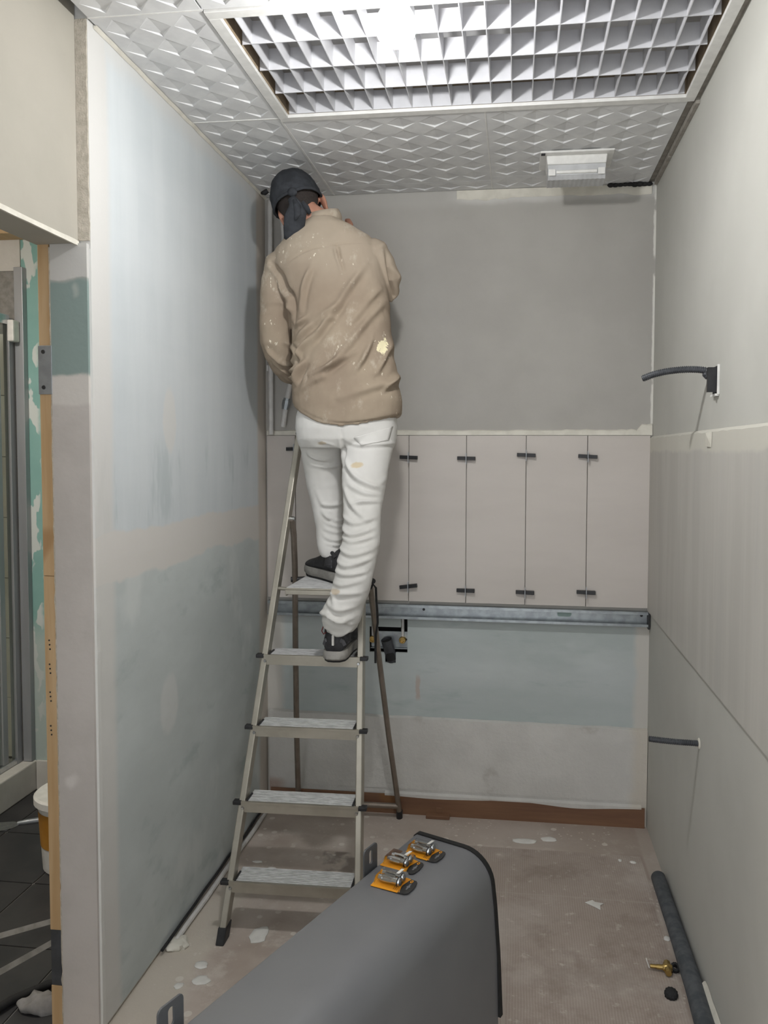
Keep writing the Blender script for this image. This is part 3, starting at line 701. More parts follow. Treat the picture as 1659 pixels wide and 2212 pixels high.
# ------------------------------------------------------------------ white pipes in the corner behind the worker
wp = thing('white_pipe', 'straight white vertical pipe in the left back corner', 'pipe', (.05, -.03, 1.545), 'pipes in the left back corner')
B().tube([Vector((.030, -.030, 2.48)), Vector((.030, -.030, 1.543))], .0105, 14).build('pipe_run', 'white_pipe', wp, True)
B().box(.012, .044, -.031, -.0005, 1.80, 1.825).build('pipe_clip', 'white', wp, bevel=.003)
wp = thing('white_pipe', 'bent white pipe with a grey compression joint beside the straight corner pipe', 'pipe', (.08, -.04, 1.545), 'pipes in the left back corner')
q = [ony(606, 440, -.035), ony(612, 500, -.035), ony(618, 640, -.04), ony(634, 740, -.045), ony(633, 790, -.045), ony(626, 835, -.04), ony(618, 872, -.035), ony(611, 922, -.03)]
B().tube(q, .0105, 14).build('pipe_run', 'white_pipe', wp, True)
j0 = ony(620, 860, -.037); j1 = ony(615.5, 884, -.034); dj = (j1-j0)
B().tube([j0, j0+dj*.2, j0+dj*.21, j0+dj*.75, j0+dj*.76, j1], [.014, .014, .0165, .0165, .014, .014], 8).build('compression_joint', 'galv', wp)
tag(B().tube([ony(578, 412, -.12), ony(572, 416, -.12), ony(566, 417, -.1)], [.009, .010, .006], 12).build('cable_end', 'rubber', None, True), 'stub of black cable in the ceiling corner beside the headscarf', 'cable')

# ------------------------------------------------------------------ galvanised rail below the tiles
ra = thing('metal_rail', 'galvanised steel channel fixed along the wall below the tiles', 'metal rail', (.78, -.02, .81))
rx0, rx1 = .012, 1.533; z0, z1 = .806, .862; sl = -.006
r_ = B()
def rx(y0, y1, za, zb):
    v = [(rx0, y0, za), (rx1, y0, za+sl), (rx1, y1, za+sl), (rx0, y1, za), (rx0, y0, zb), (rx1, y0, zb+sl), (rx1, y1, zb+sl), (rx0, y1, zb)]
    r_.add(v, [(0, 3, 2, 1), (4, 5, 6, 7), (0, 1, 5, 4), (1, 2, 6, 5), (2, 3, 7, 6), (3, 0, 4, 7)])
rx(-.004, -.001, z0, z1); rx(-.032, -.0041, z1-.002, z1+.0005); rx(-.036, -.0041, z0-.001, z0+.001); rx(-.036, -.034, z0+.0011, z0+.009); rx(-.034, -.032, z1-.010, z1-.0021)
r_.build('channel', 'galv', ra)
for x in (.655, 1.512): B().cyl((x, -.0041, .838), (x, -.0052, .838), .0055, n=14).build('screw_hole', 'black', ra, True)
ov = B(); ov.prism([(.0 + .018*math.copysign(1, math.cos(a))+.010*math.cos(a), .011*math.sin(a)) for a in [2*math.pi*(k+.5)/20 for k in range(20)]], lambda a, b, d: (1.215+a, d, .836+b), -.0048, -.0041)
ov.build('service_slot', simple('pale_green_slot', '9fb3ae', '9fb3ae', 9, .8), ra)
B().box(1.5335, 1.540, -.036, -.001, .790, .868).build('end_plate', 'black', ra)

# ------------------------------------------------------------------ tile levelling clips
lvl = [(888, 988, 2, 'upper', 'first'), (1012, 990, 1, 'upper', 'second'), (1142, 983, 2, 'upper', 'third'), (1273, 986, 3, 'upper', 'last'),
       (887, 1266, -8, 'lower', 'first'), (1012, 1275, 0, 'lower', 'second'), (1137, 1279, 1, 'lower', 'third'), (1270, 1279, 1, 'lower', 'last')]
def clip(p, tilt, label):
    e = thing('levelling_wedge', label, 'tile clip', p, 'tile levelling wedges on the back wall')
    R = Matrix.Translation(p) @ Matrix.Rotation(math.radians(tilt), 4, 'Y')
    B().add([R @ Vector(v) for v in ((-.036, -.012, -.007), (.036, -.020, -.007), (.036, -.001, -.007), (-.036, -.001, -.007), (-.036, -.012, .007), (.036, -.020, .007), (.036, -.001, .007), (-.036, -.001, .007))],
            [(0, 3, 2, 1), (4, 5, 6, 7), (0, 1, 5, 4), (1, 2, 6, 5), (2, 3, 7, 6), (3, 0, 4, 7)]).build('wedge', 'black', e, bevel=.001)
    B().box(p.x-.0012, p.x+.0012, p.y-.028, p.y-.001, p.z-.023, p.z-.0085).box(p.x-.0012, p.x+.0012, p.y-.028, p.y-.001, p.z+.0085, p.z+.021).box(p.x-.0012, p.x+.0012, p.y-.028, p.y-.0225, p.z-.0086, p.z+.0086).build('clip_strap', 'wedge_clip', e)
    return e
names = ['first', 'second', 'third', 'last']
for i, (px, py, tl, row, nm) in enumerate(lvl):
    p = ony(px, py, -.0125); p.x = tx[3+(i % 4)]
    clip(p, tl, 'black wedge in the %s row on the wall tiles, %s right of the worker' % (row, nm))
p = ony(641, 970, -.0125); p.x = tx[1]; clip(p, 0, 'black levelling wedge on the left tile joint, half hidden behind the ladder stile')

# ------------------------------------------------------------------ plumbing in the hole of the back wall
pb = thing('mixer_mounting_plate', 'steel mounting plate with two brass outlets inside the black wall recess', 'plumbing', (.51, .03, .70))
B().box(.434, .586, .024, .028, .672, .738).box(.434, .586, .012, .024, .668, .672).build('plate', 'galv', pb, bevel=.001)
for x in (.442, .566):
    sh_ = B().loft([[Vector((x+r*math.cos(2*math.pi*k/20), y, .706+r*math.sin(2*math.pi*k/20))) for k in range(20)] for r, y in ((.014, .024), (.014, .006), (.0125, .004), (.0085, .004), (.0075, .012))]).build('brass_outlet', 'brass', pb, True)
    B().cyl((x, .020, .716), (x, .020, .818), .0065, n=12).build('supply_pipe', 'white_pipe', sh_, True)
for x in (.46, .58): B().cyl((x, .0239, .706), (x, .0228, .706), .004, n=10).build('screw', 'black', pb, True)
dp = B(); a = Vector((.503, -.012, .712)); b_ = Vector((.522, .012, .628))
dp.tube([a, a.lerp(b_, .5), b_, b_+Vector((.004, .03, -.01))], .0225, 20, caps=False); dp.tube([a, a.lerp(b_, .5), b_], .0195, 20, caps=True)
dr = B(); rr = []
dr.tube([a+Vector((0, .001, -.002)), b_], .0195, 20)
dpo = thing('drain_pipe', 'dark grey waste pipe leaning out of the wall recess behind the ladder', 'pipe', b_)
o = B(); o.tube([a, a.lerp(b_, .5), b_, b_+Vector((.003, .03, -.006))], .0225, 20, caps=False).build('pipe_wall', 'grey_pipe', dpo, True)
B().tube([a.lerp(b_, .12), b_], .0222, 20).build('pipe_bore', 'dark', dpo, True)

# ------------------------------------------------------------------ corrugated conduits on the right wall
def corrugated(path, r, pitch):
    pts = [Vector(p) for p in path]; out = []; rad = []
    # resample by a smooth curve
    P = []
    for i in range(len(pts)-1):
        p0 = pts[max(i-1, 0)]; p1 = pts[i]; p2 = pts[i+1]; p3 = pts[min(i+2, len(pts)-1)]
        for k in range(40):
            t = k/40; P.append(.5*((2*p1)+(p2-p0)*t+(2*p0-5*p1+4*p2-p3)*t*t+(3*p1-p0-3*p2+p3)*t**3))
    P.append(pts[-1]); d = 0; nxt = 0; k = 0
    for i in range(len(P)-1):
        seg = (P[i+1]-P[i]).length
        while nxt <= d+seg:
            out.append(P[i].lerp(P[i+1], (nxt-d)/seg)); rad.append(r if k % 4 < 2 else r*.86); k += 1; nxt += pitch/4
        d += seg
    return out, rad
yc = -.915
cu = thing('corrugated_conduit', 'grey corrugated conduit curving out of the wall box above the right panel joint', 'conduit', (W, yc, 1.69))
pth = [Vector((W+.03, yc-.012, 1.672)), Vector((W-.01, yc, 1.682)), ony(1525, 801, yc), ony(1490, 798, yc+.01), ony(1450, 801, yc+.02), ony(1415, 808, yc+.03), ony(1388, 818, yc+.04)]
a, b_ = corrugated(pth, .0098, .0052); B().tube(a, b_, 14).build('conduit_tube', 'grey_pipe', cu, True)
e0 = pth[-1]; e1 = (pth[-1]-pth[-2]).normalized(); B().cyl(e0-e1*.001, e0+e1*.0006, .0078, n=14).build('tube_bore', 'dark', cu, True)
bx_ = thing('wall_box', 'black flush wall box at the root of the upper conduit', 'wall box', (W, -.97, 1.66))
ya, yb = -1.008, -.955; za, zb = 1.628, 1.700
B().box(W-.004, W-.0005, ya, yb, za, zb).build('box_back', 'dark', bx_)
B().box(W-.006, W-.0005, ya-.004, ya-.0005, za-.002, zb+.003).box(W-.010, W-.0005, ya, yb, za-.006, za-.0005).build('plaster_rim', 'white', bx_)
B().box(W-.028, W-.0045, ya+.004, ya+.016, za+.004, zb-.004).build('inner_tab', 'black', bx_)
y2 = -.868
cl = thing('corrugated_conduit', 'short dusty corrugated conduit sticking out low on the right wall', 'conduit', (W, y2, .645))
pth = [Vector((W+.02, y2+.0, .652)), Vector((W-.004, y2, .653)), ony(1455, 1602, y2), ony(1402, 1596, y2+.005)]
a, b_ = corrugated(pth, .0088, .0052); B().tube(a, b_, 14).build('conduit_tube', 'grey_pipe', cl, True)
e0 = pth[-1]; e1 = (pth[-1]-pth[-2]).normalized(); B().cyl(e0-e1*.001, e0+e1*.0006, .007, n=14).build('tube_bore', 'dark', cl, True)
rings = []
B().loft([[Vector((W-d, y2+r*math.cos(2*math.pi*k/16), .653+r*math.sin(2*math.pi*k/16))) for k in range(16)] for r, d in ((.016, .0005), (.014, .003), (.0105, .004))]).build('plaster_collar', 'skim', cl, True)

# ------------------------------------------------------------------ foam-covered pipe along the right wall
fp = thing('foam_pipe', 'dark grey foam pipe sleeve lying along the foot of the right wall', 'pipe', (1.51, -.8, 0))
q = [Vector((1.515, -.425, .0245)), Vector((1.515, -.435, .0245)), Vector((1.516, -.7, .0248)), Vector((1.514, -1.0, .0265)), Vector((1.500, -1.4, .027)), Vector((1.497, -1.8, .027))]
B().tube(q, [.019, .0242, .0242, .0258, .0265, .0265], 20).build('foam_sleeve', 'foam', fp, True)
rag = B(); rings = []
for k in range(30):
    y = -1.0-.4*k/29; w = .004+.012*abs(noise.noise((y*12, 1, 3))); rings.append([Vector((1.530, y, .042)), Vector((1.538, y, .047+w)), Vector((1.5415, y, .046+w)), Vector((1.5415, y, .028))])
rag.loft(rings).build('plaster_crust', 'skim', fp)

# ------------------------------------------------------------------ fittings and scraps on the floor
v0 = onz(1428, 2089, .012)
bv = thing('brass_valve', 'small brass stop valve lying on the floor near the foam pipe', 'valve', (v0.x, v0.y, 0))
d = Vector((.97, -.06, 0)).normalized(); s_ = Vector((d.y, -d.x, 0)); up = Vector((0, 0, 1))
B().tube([v0-d*.030, v0-d*.012, v0-d*.0119, v0+d*.004], [.0055, .0055, .007, .007], 14).build('spindle', 'brass', bv, True)
B().tube([v0+d*.0041, v0+d*.012, v0+d*.024, v0+d*.030], [.008, .0115, .0115, .009], 18).build('body', 'brass', bv, True)
B().tube([v0+d*.018-s_*.026, v0+d*.018-s_*.020, v0+d*.018+s_*.020, v0+d*.018+s_*.026], [.0085, .0105, .0105, .0085], 8).build('cross_port', 'brass', bv)
B().box(-.0012, .0012, -.004, .004, -.004, .020, Matrix.Translation(v0-d*.034) @ Matrix.Rotation(-.35, 4, 'Y')).build('ptfe_tape', 'paper', bv)
def nut(px, py, r, tilt, label, cap=False):
    p = onz(px, py, .010)
    o = B(); n = 24; RR = Matrix.Rotation(tilt, 3, 'X')
    def ring(rad, z): return [p+RR @ Vector((rad*(1+.05*(1 if k % 2 else -1))*math.cos(2*math.pi*k/n), rad*(1+.05*(1 if k % 2 else -1))*math.sin(2*math.pi*k/n), z)) for k in range(n)]
    if cap: rs = [ring(r*.55, -.009), ring(r, -.008), ring(r, .003), ring(r*.8, .007), ring(r*.35, .009)]
    else: rs = [ring(r*.5, -.008), ring(r, -.008), ring(r, .008), ring(r*.5, .008), ring(r*.5, -.0079)]
    o.loft(rs, caps=cap)
    e = o.build('plastic_nut', 'rubber', None, False); tag(e, label, 'nut', 'black nuts on the floor'); return e
nut(1458, 2091, .0125, .5, 'black plastic ring nut between the brass valve and the foam pipe')
nut(1450, 2146, .0175, .3, 'larger black plastic cap on the floor below the brass valve', True)
p = onz(1284, 1953, .003)
tag(B().prism([(-.03, .006), (-.004, .024), (.002, .014), (.030, .008), (.018, -.004), (.016, -.030), (-.004, -.012)], lambda a, b, d: (p.x+a, p.y+b, .0015+d+.02*a*a*10), 0, .0015).build('paper_scrap', 'paper'), 'jagged white paper scrap on the brown floor right of the grey casing', 'scrap')
def chip(px, py, sx, sy, label, rz=0.0, group=None):
    c_ = onz(px, py, 0); b = B(); n = 14; rr = [1+.35*noise.noise((px*.1+math.cos(6.283*k/n)*1.3, py*.1+math.sin(6.283*k/n)*1.3, 1)) for k in range(n)]
    mk = lambda s, z: [Vector((c_.x+sx*s*rr[k]*math.cos(6.283*k/n+rz), c_.y+sy*s*rr[k]*math.sin(6.283*k/n+rz), z)) for k in range(n)]
    b.loft([mk(1, .0002), mk(.95, .002), mk(.5, .0035), mk(.1, .0038)])
    tag(b.build('plaster_splash', 'paper', None, 'all'), label, 'plaster', group)
G = 'dried plaster splashes on the floor'
for (px, py, sx, sy, lb) in ((434, 2085, .020, .017, 'round white plaster splash on the floor just before the left front ladder foot'), (436, 2118, .026, .020, 'largest white plaster splash on the floor left of the grey casing'), (386, 2130, .013, .014, 'small white plaster splash above the near slotted bracket')):
    chip(px, py, sx, sy, lb, 0, G)
for (px, py, sx, sy, lb) in ((557, 1862, .018, .008, 'left'), (588, 1876, .014, .008, 'right')):
    chip(px, py, sx, sy, 'white plaster splash seen between the two lowest ladder treads, the %s one' % lb, 0, G)
chip(560, 2020, .030, .045, 'pale plaster patch on the floor right of the left front ladder foot', .3, G)
for (px, py, sx, sy, lb) in ((1339, 1859, .007, .008, 'smaller'), (1367, 1863, .012, .010, 'larger')):
    chip(px, py, sx, sy, '%s of two white flecks at the far right corner of the brown floor' % lb, 0, G)
chip(1441, 2028, .011, .012, 'single cream fleck on the floor above the brass valve', .4, G)
for (px, py, sx, sy, w) in ((1135, 1817, .05, .018, 'wider'), (1185, 1813, .03, .02, 'smaller')):
    chip(px, py, sx, sy, 'the %s of two plaster smears on the floor before the back baseboard' % w, 0, G)
# brown offcuts at the baseboard
p = onz(945, 1762, .006)
tag(B().box(p.x-.045, p.x+.05, p.y-.022, p.y+.016, .0003, .014).box(p.x-.006, p.x+.02, p.y+.005, p.y+.017, .0141, .036).build('wood_offcut', 'baseboard', bevel=.002), 'brown wooden offcut lying against the baseboard of the back wall', 'offcut')
# cables and strip at the foot of the left wall
cb = B(); pts = []
for k in range(40):
    y = -1.02+.91*k/39; pts.append(Vector((.010+.006*noise.noise((y*6, 1, 1)), y, .014+.012*noise.noise((y*5, 7, 1))+.006)))
cb.tube(pts, .0045, 8); tag(cb.build('black_cable', 'rubber', None, True), 'thin black cable running along the foot of the left wall', 'cable')
cb = B(); pts = []
for k in range(40):
    y = -.96+.84*k/39; pts.append(Vector((.026+.004*noise.noise((y*5, 3, 1)), y, .012)))
cb.tube(pts, .008, 8); tag(cb.build('grey_conduit', 'white_pipe', None, True), 'thin pale conduit on the floor beside the black wall cable', 'conduit')
lm = B(); lm.ell((.03, -.965, .006), .034, .030, .013, 24, 14)
lm.v = [(x+.016*noise.noise((x*60, y*60, z*60)), y+.016*noise.noise((x*60, y*60, 9)), max(.0003, z)) for x, y, z in lm.v]
tag(lm.build('plaster_lump', 'skim', None, True), 'cream plaster lump on the cable at the foot of the left wall', 'plaster')

# ------------------------------------------------------------------ big grey casing in the foreground
AX = Vector((.391, .920, 0)).normalized(); BX = Vector((AX.y, -AX.x, 0)); ZTOP = .50; KC = (CAM.z-ZTOP)/(CAM.z-.39); A0 = onz(893, 1800, ZTOP); A0.z = 0
cz = thing('grey_casing', 'large grey metal casing with a rounded edge and black end rim in the foreground', 'metal casing', A0-AX*.5+BX*.12)
def cprof(o=0.0, zlow=-.1665):
    pr = [(.0-o, zlow), (.0-o, .37), (.004-o*.7, .384+o*.4), (.012, .39+o), (.155, .388+o)]
    for k in range(1, 11):
        a = math.pi/2*(1-k/10.5); pr.append((.155+(.090+o)*math.cos(a), .298+(.090+o)*math.sin(a)))
    pr += [(.2515+o, .25), (.262+o, .12), (.2705+o, zlow), (.2708+o, zlow-.0002)]
    return [(b*KC, ZTOP+(z-.39)*KC) for b, z in pr]
def cpt(b, z, d): return A0+BX*b-AX*d+Vector((0, 0, z))
L = 1.05
bo = B(); pr = cprof(); bo.loft([[cpt(b, z, d) for b, z in pr] for d in (0.0, .3, .6, L)]); bo.build('casing_shell', 'casing', cz, True)
rimo = cprof(.0035, -.05); rimi = cprof(-.004, -.05)
rm = B(); n = len(rimo)
v = [cpt(b, z, d) for d in (-.014, .0) for b, z in rimo]+[cpt(b, z, d) for d in (-.014, .0) for b, z in rimi]
f = []
for i in range(n-1):
    f += [(i, i+1, n+i+1, n+i), (2*n+i, 3*n+i, 3*n+i+1, 2*n+i+1), (i, 2*n+i, 2*n+i+1, i+1), (n+i, n+i+1, 3*n+i+1, 3*n+i)]
rm.add(v, f).build('end_rim', 'gasket', cz, True)
def slot_plate(c, w, h, label=None):
    # upright plate with a slotted hole, in the AX-Z plane at the back edge
    outer = []; R = .010
    for (sx, sz, a0) in ((1, -1, -90), (1, 1, 0), (-1, 1, 90), (-1, -1, 180)):
        for k in range(5):
            a = math.radians(a0+90*k/4); rr = R if sz > 0 else .001
            outer.append((sx*(w/2-rr)+rr*math.cos(a), sz*(h/2-rr)+rr*math.sin(a)))
    inner = []
    for k in range(20):
        a = math.radians(-90+18*k+.0); sz = 1 if math.sin(a) > 0 else -1
        inner.append((.0062*math.cos(a), .012+(.010 if k not in () else 0)*sz+.0062*math.sin(a)))
    t = .004; b = B(); v = []
    for d in (-t/2, t/2):
        for P_ in (outer, inner): v += [c+AX*a+BX*d+Vector((0, 0, z)) for a, z in P_]
    f = []
    for side in (0, 40):
        for i in range(20):
            q_ = (side+i, side+(i+1) % 20, side+20+(i+1) % 20, side+20+i); f.append(q_ if side else q_[::-1])
    for i in range(20):
        f.append((i, (i+1) % 20, 40+(i+1) % 20, 40+i)); f.append((20+i, 60+i, 60+(i+1) % 20, 20+(i+1) % 20))
    b.add(v, f); return b.build('slotted_bracket', simple('bracket_grey', '57595b', '5f6163', 20, .5, .3), cz, bevel=.001)
for (px, py) in ((811, 1868), (366, 2212)):
    c_ = onz(px, py, ZTOP+.01); s = (c_-A0).dot(AX)
    slot_plate(A0+AX*s-BX*.0035+Vector((0, 0, ZTOP+.013)), .056, .076)

# ------------------------------------------------------------------ anchor blister packs on the casing
ZC = ZTOP+.0005
packs = [((800, 1912), (876, 1932), (909, 1905), (829, 1884), 'orange blister pack of metal anchors on the grey casing, the nearest of three'),
         ((821, 1868), (890, 1890), (922, 1866), (851, 1846), 'orange blister pack of metal anchors on the grey casing, the middle of three'),
         ((872, 1843), (940, 1866), (971, 1843), (903, 1825), 'orange blister pack of metal anchors on the grey casing, the farthest of three')]
for qi, (a, b_, c_, d_, lab) in enumerate(packs):
    P4 = [onz(*p, ZC+.002) for p in (a, b_, c_, d_)]
    o_ = P4[0]; ux = ((P4[1]-P4[0])+(P4[2]-P4[3]))/2; uy = ((P4[3]-P4[0])+(P4[2]-P4[1]))/2
    lx, ly = ux.length, uy.length; ux.normalize(); uy = (uy-ux*uy.dot(ux)).normalized(); zz = Vector((0, 0, 1))
    pt = lambda u, w, h: o_+ux*(u*lx)+uy*(w*ly)+zz*(h-.0012)
    pk = thing('anchor_blister_pack', lab, 'blister pack', o_+ux*lx*.5+uy*ly*.5, 'anchor packs on the casing')
    cd_ = B().prism([(.0, .0), (.74, 0), (.70, .5), (.80, 1), (.0, 1)], lambda u, w, h: pt(u, w, h), .0, .0010).build('printed_card', 'orange', pk)
    B().prism([(.745, 0), (.92, .02), (1.0, .12), (1.03, .5), (1.0, .88), (.95, .98), (.805, 1), (.705, .5)], lambda u, w, h: pt(u, w, h), .0, .0010).build('hang_tab', 'cardblack', cd_)
    B().prism([(.86, .30), (.90, .30), (.90, .43), (.93, .5), (.90, .57), (.90, .70), (.86, .70), (.86, .57), (.83, .5), (.86, .43)], lambda u, w, h: pt(u, w, h), .0011, .0013).build('hang_slot', 'casing', cd_)
    lg = B(); n = 18
    oo = [(.86+.035*math.cos(6.283*k/n), .85+.10*math.sin(6.283*k/n)) for k in range(n)]; ii = [(.86+.016*math.cos(6.283*k/n), .85+.055*math.sin(6.283*k/n)) for k in range(n)]
    lg.add([pt(u, w, .0016) for u, w in oo+ii], [(k, (k+1) % n, n+(k+1) % n, n+k) for k in range(n)]).build('logo_ring', 'orange', cd_)
    sp = B()
    for k in range(3): sp.prism([(.70+.035*k, .03), (.715+.035*k, .03), (.655+.035*k, .42-.06*k), (.64+.035*k, .42-.06*k)], lambda u, w, h: pt(u, w, h), .0011, .0014)
    sp.build('stripes', 'orange' if True else 'black', cd_)
    tx_ = B()
    for k in range(3): tx_.prism([(.58+.045*k, .10), (.60+.045*k, .10), (.56+.045*k, .72), (.54+.045*k, .72)], lambda u, w, h: pt(u, w, h), .0011, .0013)
    tx_.build('print_lines', simple('brown_print', '8a5a1a', '8a5a1a', 9, .5), cd_)
    # two sheath anchors with screws
    for w_ in (.40, .72):
        hz = .0105
        an = B()
        an.tube([pt(.10, w_, hz), pt(.16, w_, hz), pt(.161, w_, hz), pt(.20, w_, hz)], [.0060, .0062, .0068, .0068], 12)
        for ang in (20, 110, 200, 290):
            dv = (uy*math.cos(math.radians(ang))+zz*math.sin(math.radians(ang)))
            m_ = [pt(.19, w_, hz)+dv*.0050, pt(.34, w_, hz)+dv*.0058, pt(.49, w_, hz)+dv*.0050]; an.tube(m_, .0030, 6)
        an.tube([pt(.48, w_, hz), pt(.62, w_, hz), pt(.621, w_, hz), pt(.635, w_, hz)], [.0068, .0068, .0095, .0095], 14)
        ao = an.build('anchor_sleeve', 'steel', pk, True)
        B().tube([pt(.20, w_, hz), pt(.5, w_, hz)], .0032, 8).build('screw_shank', 'steel', ao, True)
        B().tube([pt(.636, w_, hz), pt(.655, w_, hz), pt(.69, w_, hz), pt(.705, w_, hz)], [.0085, .0095, .0080, .0040], 16).build('screw_head', 'steel', ao, True)
        B().tube([pt(.628, w_, hz), pt(.640, w_, hz)], .0100, 16).build('washer', 'black', ao, True)
    B().prism([(.50, .64), (.575, .66), (.60, 1.02), (.525, 1.0)], lambda u, w, h: pt(u, w, h), .0195, .0205).build('paper_tag', 'paper', pk)
    bl_ = B(); cs = [(.04, .12), (.78, .12), (.78, .95), (.04, .95)]; cs2 = [(.07, .2), (.74, .2), (.74, .9), (.07, .9)]
    bl_.loft([[pt(u, w, .0017) for u, w in cs], [pt(u, w, .0192) for u, w in cs2]], caps=False); bl_.add([pt(u, w, .0192) for u, w in cs2], [(0, 1, 2, 3)])
    bo_ = bl_.build('clear_blister', 'blister', pk)

# ------------------------------------------------------------------ the worker on the ladder
person = thing('person', 'person in tan work shirt, white trousers and dark headscarf standing on the ladder', 'person', (.43, -.52, .81))
def ring_px(py, xl, xr, yc, ry, n=40, ex=2.3, dz=None):
    a, b = ony(xl, py, yc), ony(xr, py, yc); c = (a+b)/2; rx = (b-a).length/2; out = []
    for k in range(n):
        t = 2*math.pi*k/n; ct, st_ = math.cos(t), math.sin(t)
        x = rx*math.copysign(abs(ct)**(2/ex), ct); y = ry*math.copysign(abs(st_)**(2/ex), st_)
        z = dz(x/rx, y/ry) if dz else 0
        out.append(Vector((c.x+x, yc+y, c.z+z)))
    return out
def limb(b, pts, n=24, ryk=1.0):
    """pts: (px, py, radius px, depth y)"""
    P = [ony(p[0], p[1], p[3]) for p in pts]; R = [p[2]/ppm(p[3]) for p in pts]
    # round both ends
    d0 = (P[0]-P[1]).normalized(); d1 = (P[-1]-P[-2]).normalized()
    P = [P[0]+d0*R[0]*.5]+P+[P[-1]+d1*R[-1]*.35]; R = [R[0]*.6]+R+[R[-1]*.7]
    b.tube(P, R, n, up=(1, .2, 0), ry=[r*ryk for r in R]); return P
def remesh(b, voxel, smooth_it, name):
    me = b.mesh(name+'_src', None); o = bpy.data.objects.new(name+'_src', me); COL.objects.link(o)
    r = o.modifiers.new('r', 'REMESH'); r.mode = 'VOXEL'; r.voxel_size = voxel
    if smooth_it:
        s = o.modifiers.new('s', 'SMOOTH'); s.factor = .5; s.iterations = smooth_it
    bpy.context.view_layer.update(); dg = bpy.context.evaluated_depsgraph_get()
    out = bpy.data.meshes.new_from_object(o.evaluated_get(dg)); out.name = name
    bpy.data.objects.remove(o); bpy.data.meshes.remove(me)
    for p in out.polygons: p.use_smooth = True
    return out
def arrays(me):
    n = len(me.vertices); co = np.empty(n*3); no = np.empty(n*3)
    me.vertices.foreach_get('co', co); me.vertices.foreach_get('normal', no)
    return co.reshape(-1, 3), no.reshape(-1, 3)
def folds(co, no, lst, yp):
    d = np.zeros(len(co)); P2 = co[:, [0, 2]]
    for pts, A, w in lst:
        q = [ony(a, b, yp) for a, b in pts]; q = [np.array((p.x, p.z)) for p in q]
        if len(q) > 2:
            e = []
            for i in range(len(q)-1):
                p0, p1, p2, p3 = q[max(i-1, 0)], q[i], q[i+1], q[min(i+2, len(q)-1)]
                e += [.5*(2*p1+(p2-p0)*t+(2*p0-5*p1+4*p2-p3)*t*t+(3*p1-p0-3*p2+p3)*t**3) for t in (0, .25, .5, .75)]
            q = e+[q[-1]]
        tot = sum(np.linalg.norm(q[i+1]-q[i]) for i in range(len(q)-1)); acc = 0; best = np.full(len(co), 1e9); sg = np.zeros(len(co)); tt = np.zeros(len(co))
        for i in range(len(q)-1):
            e = q[i+1]-q[i]; L = np.linalg.norm(e); e = e/L; r = P2-q[i]; t = np.clip(r@e, 0, L); pp = r-np.outer(t, e); dist = np.linalg.norm(pp, axis=1); s_ = r[:, 0]*e[1]-r[:, 1]*e[0]
            m = dist < best; best[m] = dist[m]; sg[m] = np.sign(s_[m])*dist[m]; tt[m] = (acc+t[m])/tot; acc += L
        tap = np.clip(np.sin(np.pi*np.clip(tt, .02, .98)), 0, 1)**.5*(np.exp(-np.maximum(0, best-np.abs(sg))**2/(w*w)))
        prof = np.exp(-(best/w)**2)-.65*np.exp(-((sg-1.6*w)/(w*1.1))**2)
        d += A*prof*tap*(np.exp(-(best/(4*w))**2))
    wgt = np.clip(.55-no[:, 1]*1.2, 0, 1)
    wgt = wgt*np.array([.95+.9*noise.noise((p[0]*16, p[1]*5, p[2]*16)) for p in co])
    return d*wgt
def wrinkle(co, no, amp, scale, seed, st=(1, 1, 1)):
    return np.array([amp*(noise.noise((p[0]*scale*st[0]+seed, p[1]*scale*st[1], p[2]*scale*st[2]))+.5*noise.noise((p[0]*scale*2.1*st[0], p[1]*scale*2.1*st[1]+seed, p[2]*scale*2.1*st[2]))) for p in co])
def apply(me, co, no, d):
    me.vertices.foreach_set('co', (co+no*d[:, None]).ravel()); me.update()

# ---- head frame
HC = ony(653, 449, -.405)
HT = Matrix.Translation(HC) @ Matrix.Rotation(-.37, 4, 'Y') @ Matrix.Rotation(.14, 4, 'Z') @ Matrix.Rotation(-.22, 4, 'X')
hp_ = lambda x, y, z: HT @ Vector((x, y, z))
H3 = HT.to_3x3()
# ---- body: one continuous skin surface
bd = B()
bd.ell(hp_(-.008, -.012, .036), .075, .094, .088, 24, 16, H3)
bd.ell(hp_(0, .030, -.040), .058, .064, .078, 20, 14, H3)
bd.ell(hp_(0, .060, -.085), .030, .030, .025, 14, 10, H3)
bd.ell(hp_(0, .097, -.018), .012, .020, .026, 12, 10, H3)
bd.ell(hp_(0, .104, -.030), .016, .014, .010, 12, 8, H3)
bd.ell(hp_(0, .076, .022), .050, .016, .012, 14, 8, H3)
bd.ell(hp_(0, .090, -.058), .022, .010, .008, 12, 8, H3)
for s in (-1, 1):
    bd.ell(hp_(s*.078, .004, -.006), .009, .020, .033, 14, 12, H3 @ Matrix.Rotation(s*.35, 3, 'Z'))
    bd.ell(hp_(s*.079, .006, -.032), .007, .010, .012, 10, 8, H3)
neck = [hp_(0, -.025, .0), hp_(0, -.030, -.055), ony(694, 488, -.43), ony(700, 520, -.43)]
bd.tube(neck, [.052, .055, .062, .070], 20, up=(1, 0, 0))
bd.loft([ring_px(*q) for q in ((495, 665, 745, -.43, .05), (530, 625, 800, -.43, .07), (570, 612, 815, -.43, .085), (650, 640, 825, -.44, .09), (740, 648, 830, -.45, .09), (830, 655, 840, -.46, .10), (900, 662, 842, -.46, .10), (940, 668, 838, -.46, .095))])
limb(bd, [(612, 572, 22, -.425), (598, 640, 22, -.43), (597, 728, 20, -.43), (612, 778, 17, -.37), (640, 812, 13, -.24), (655, 815, 11, -.20)], 16)
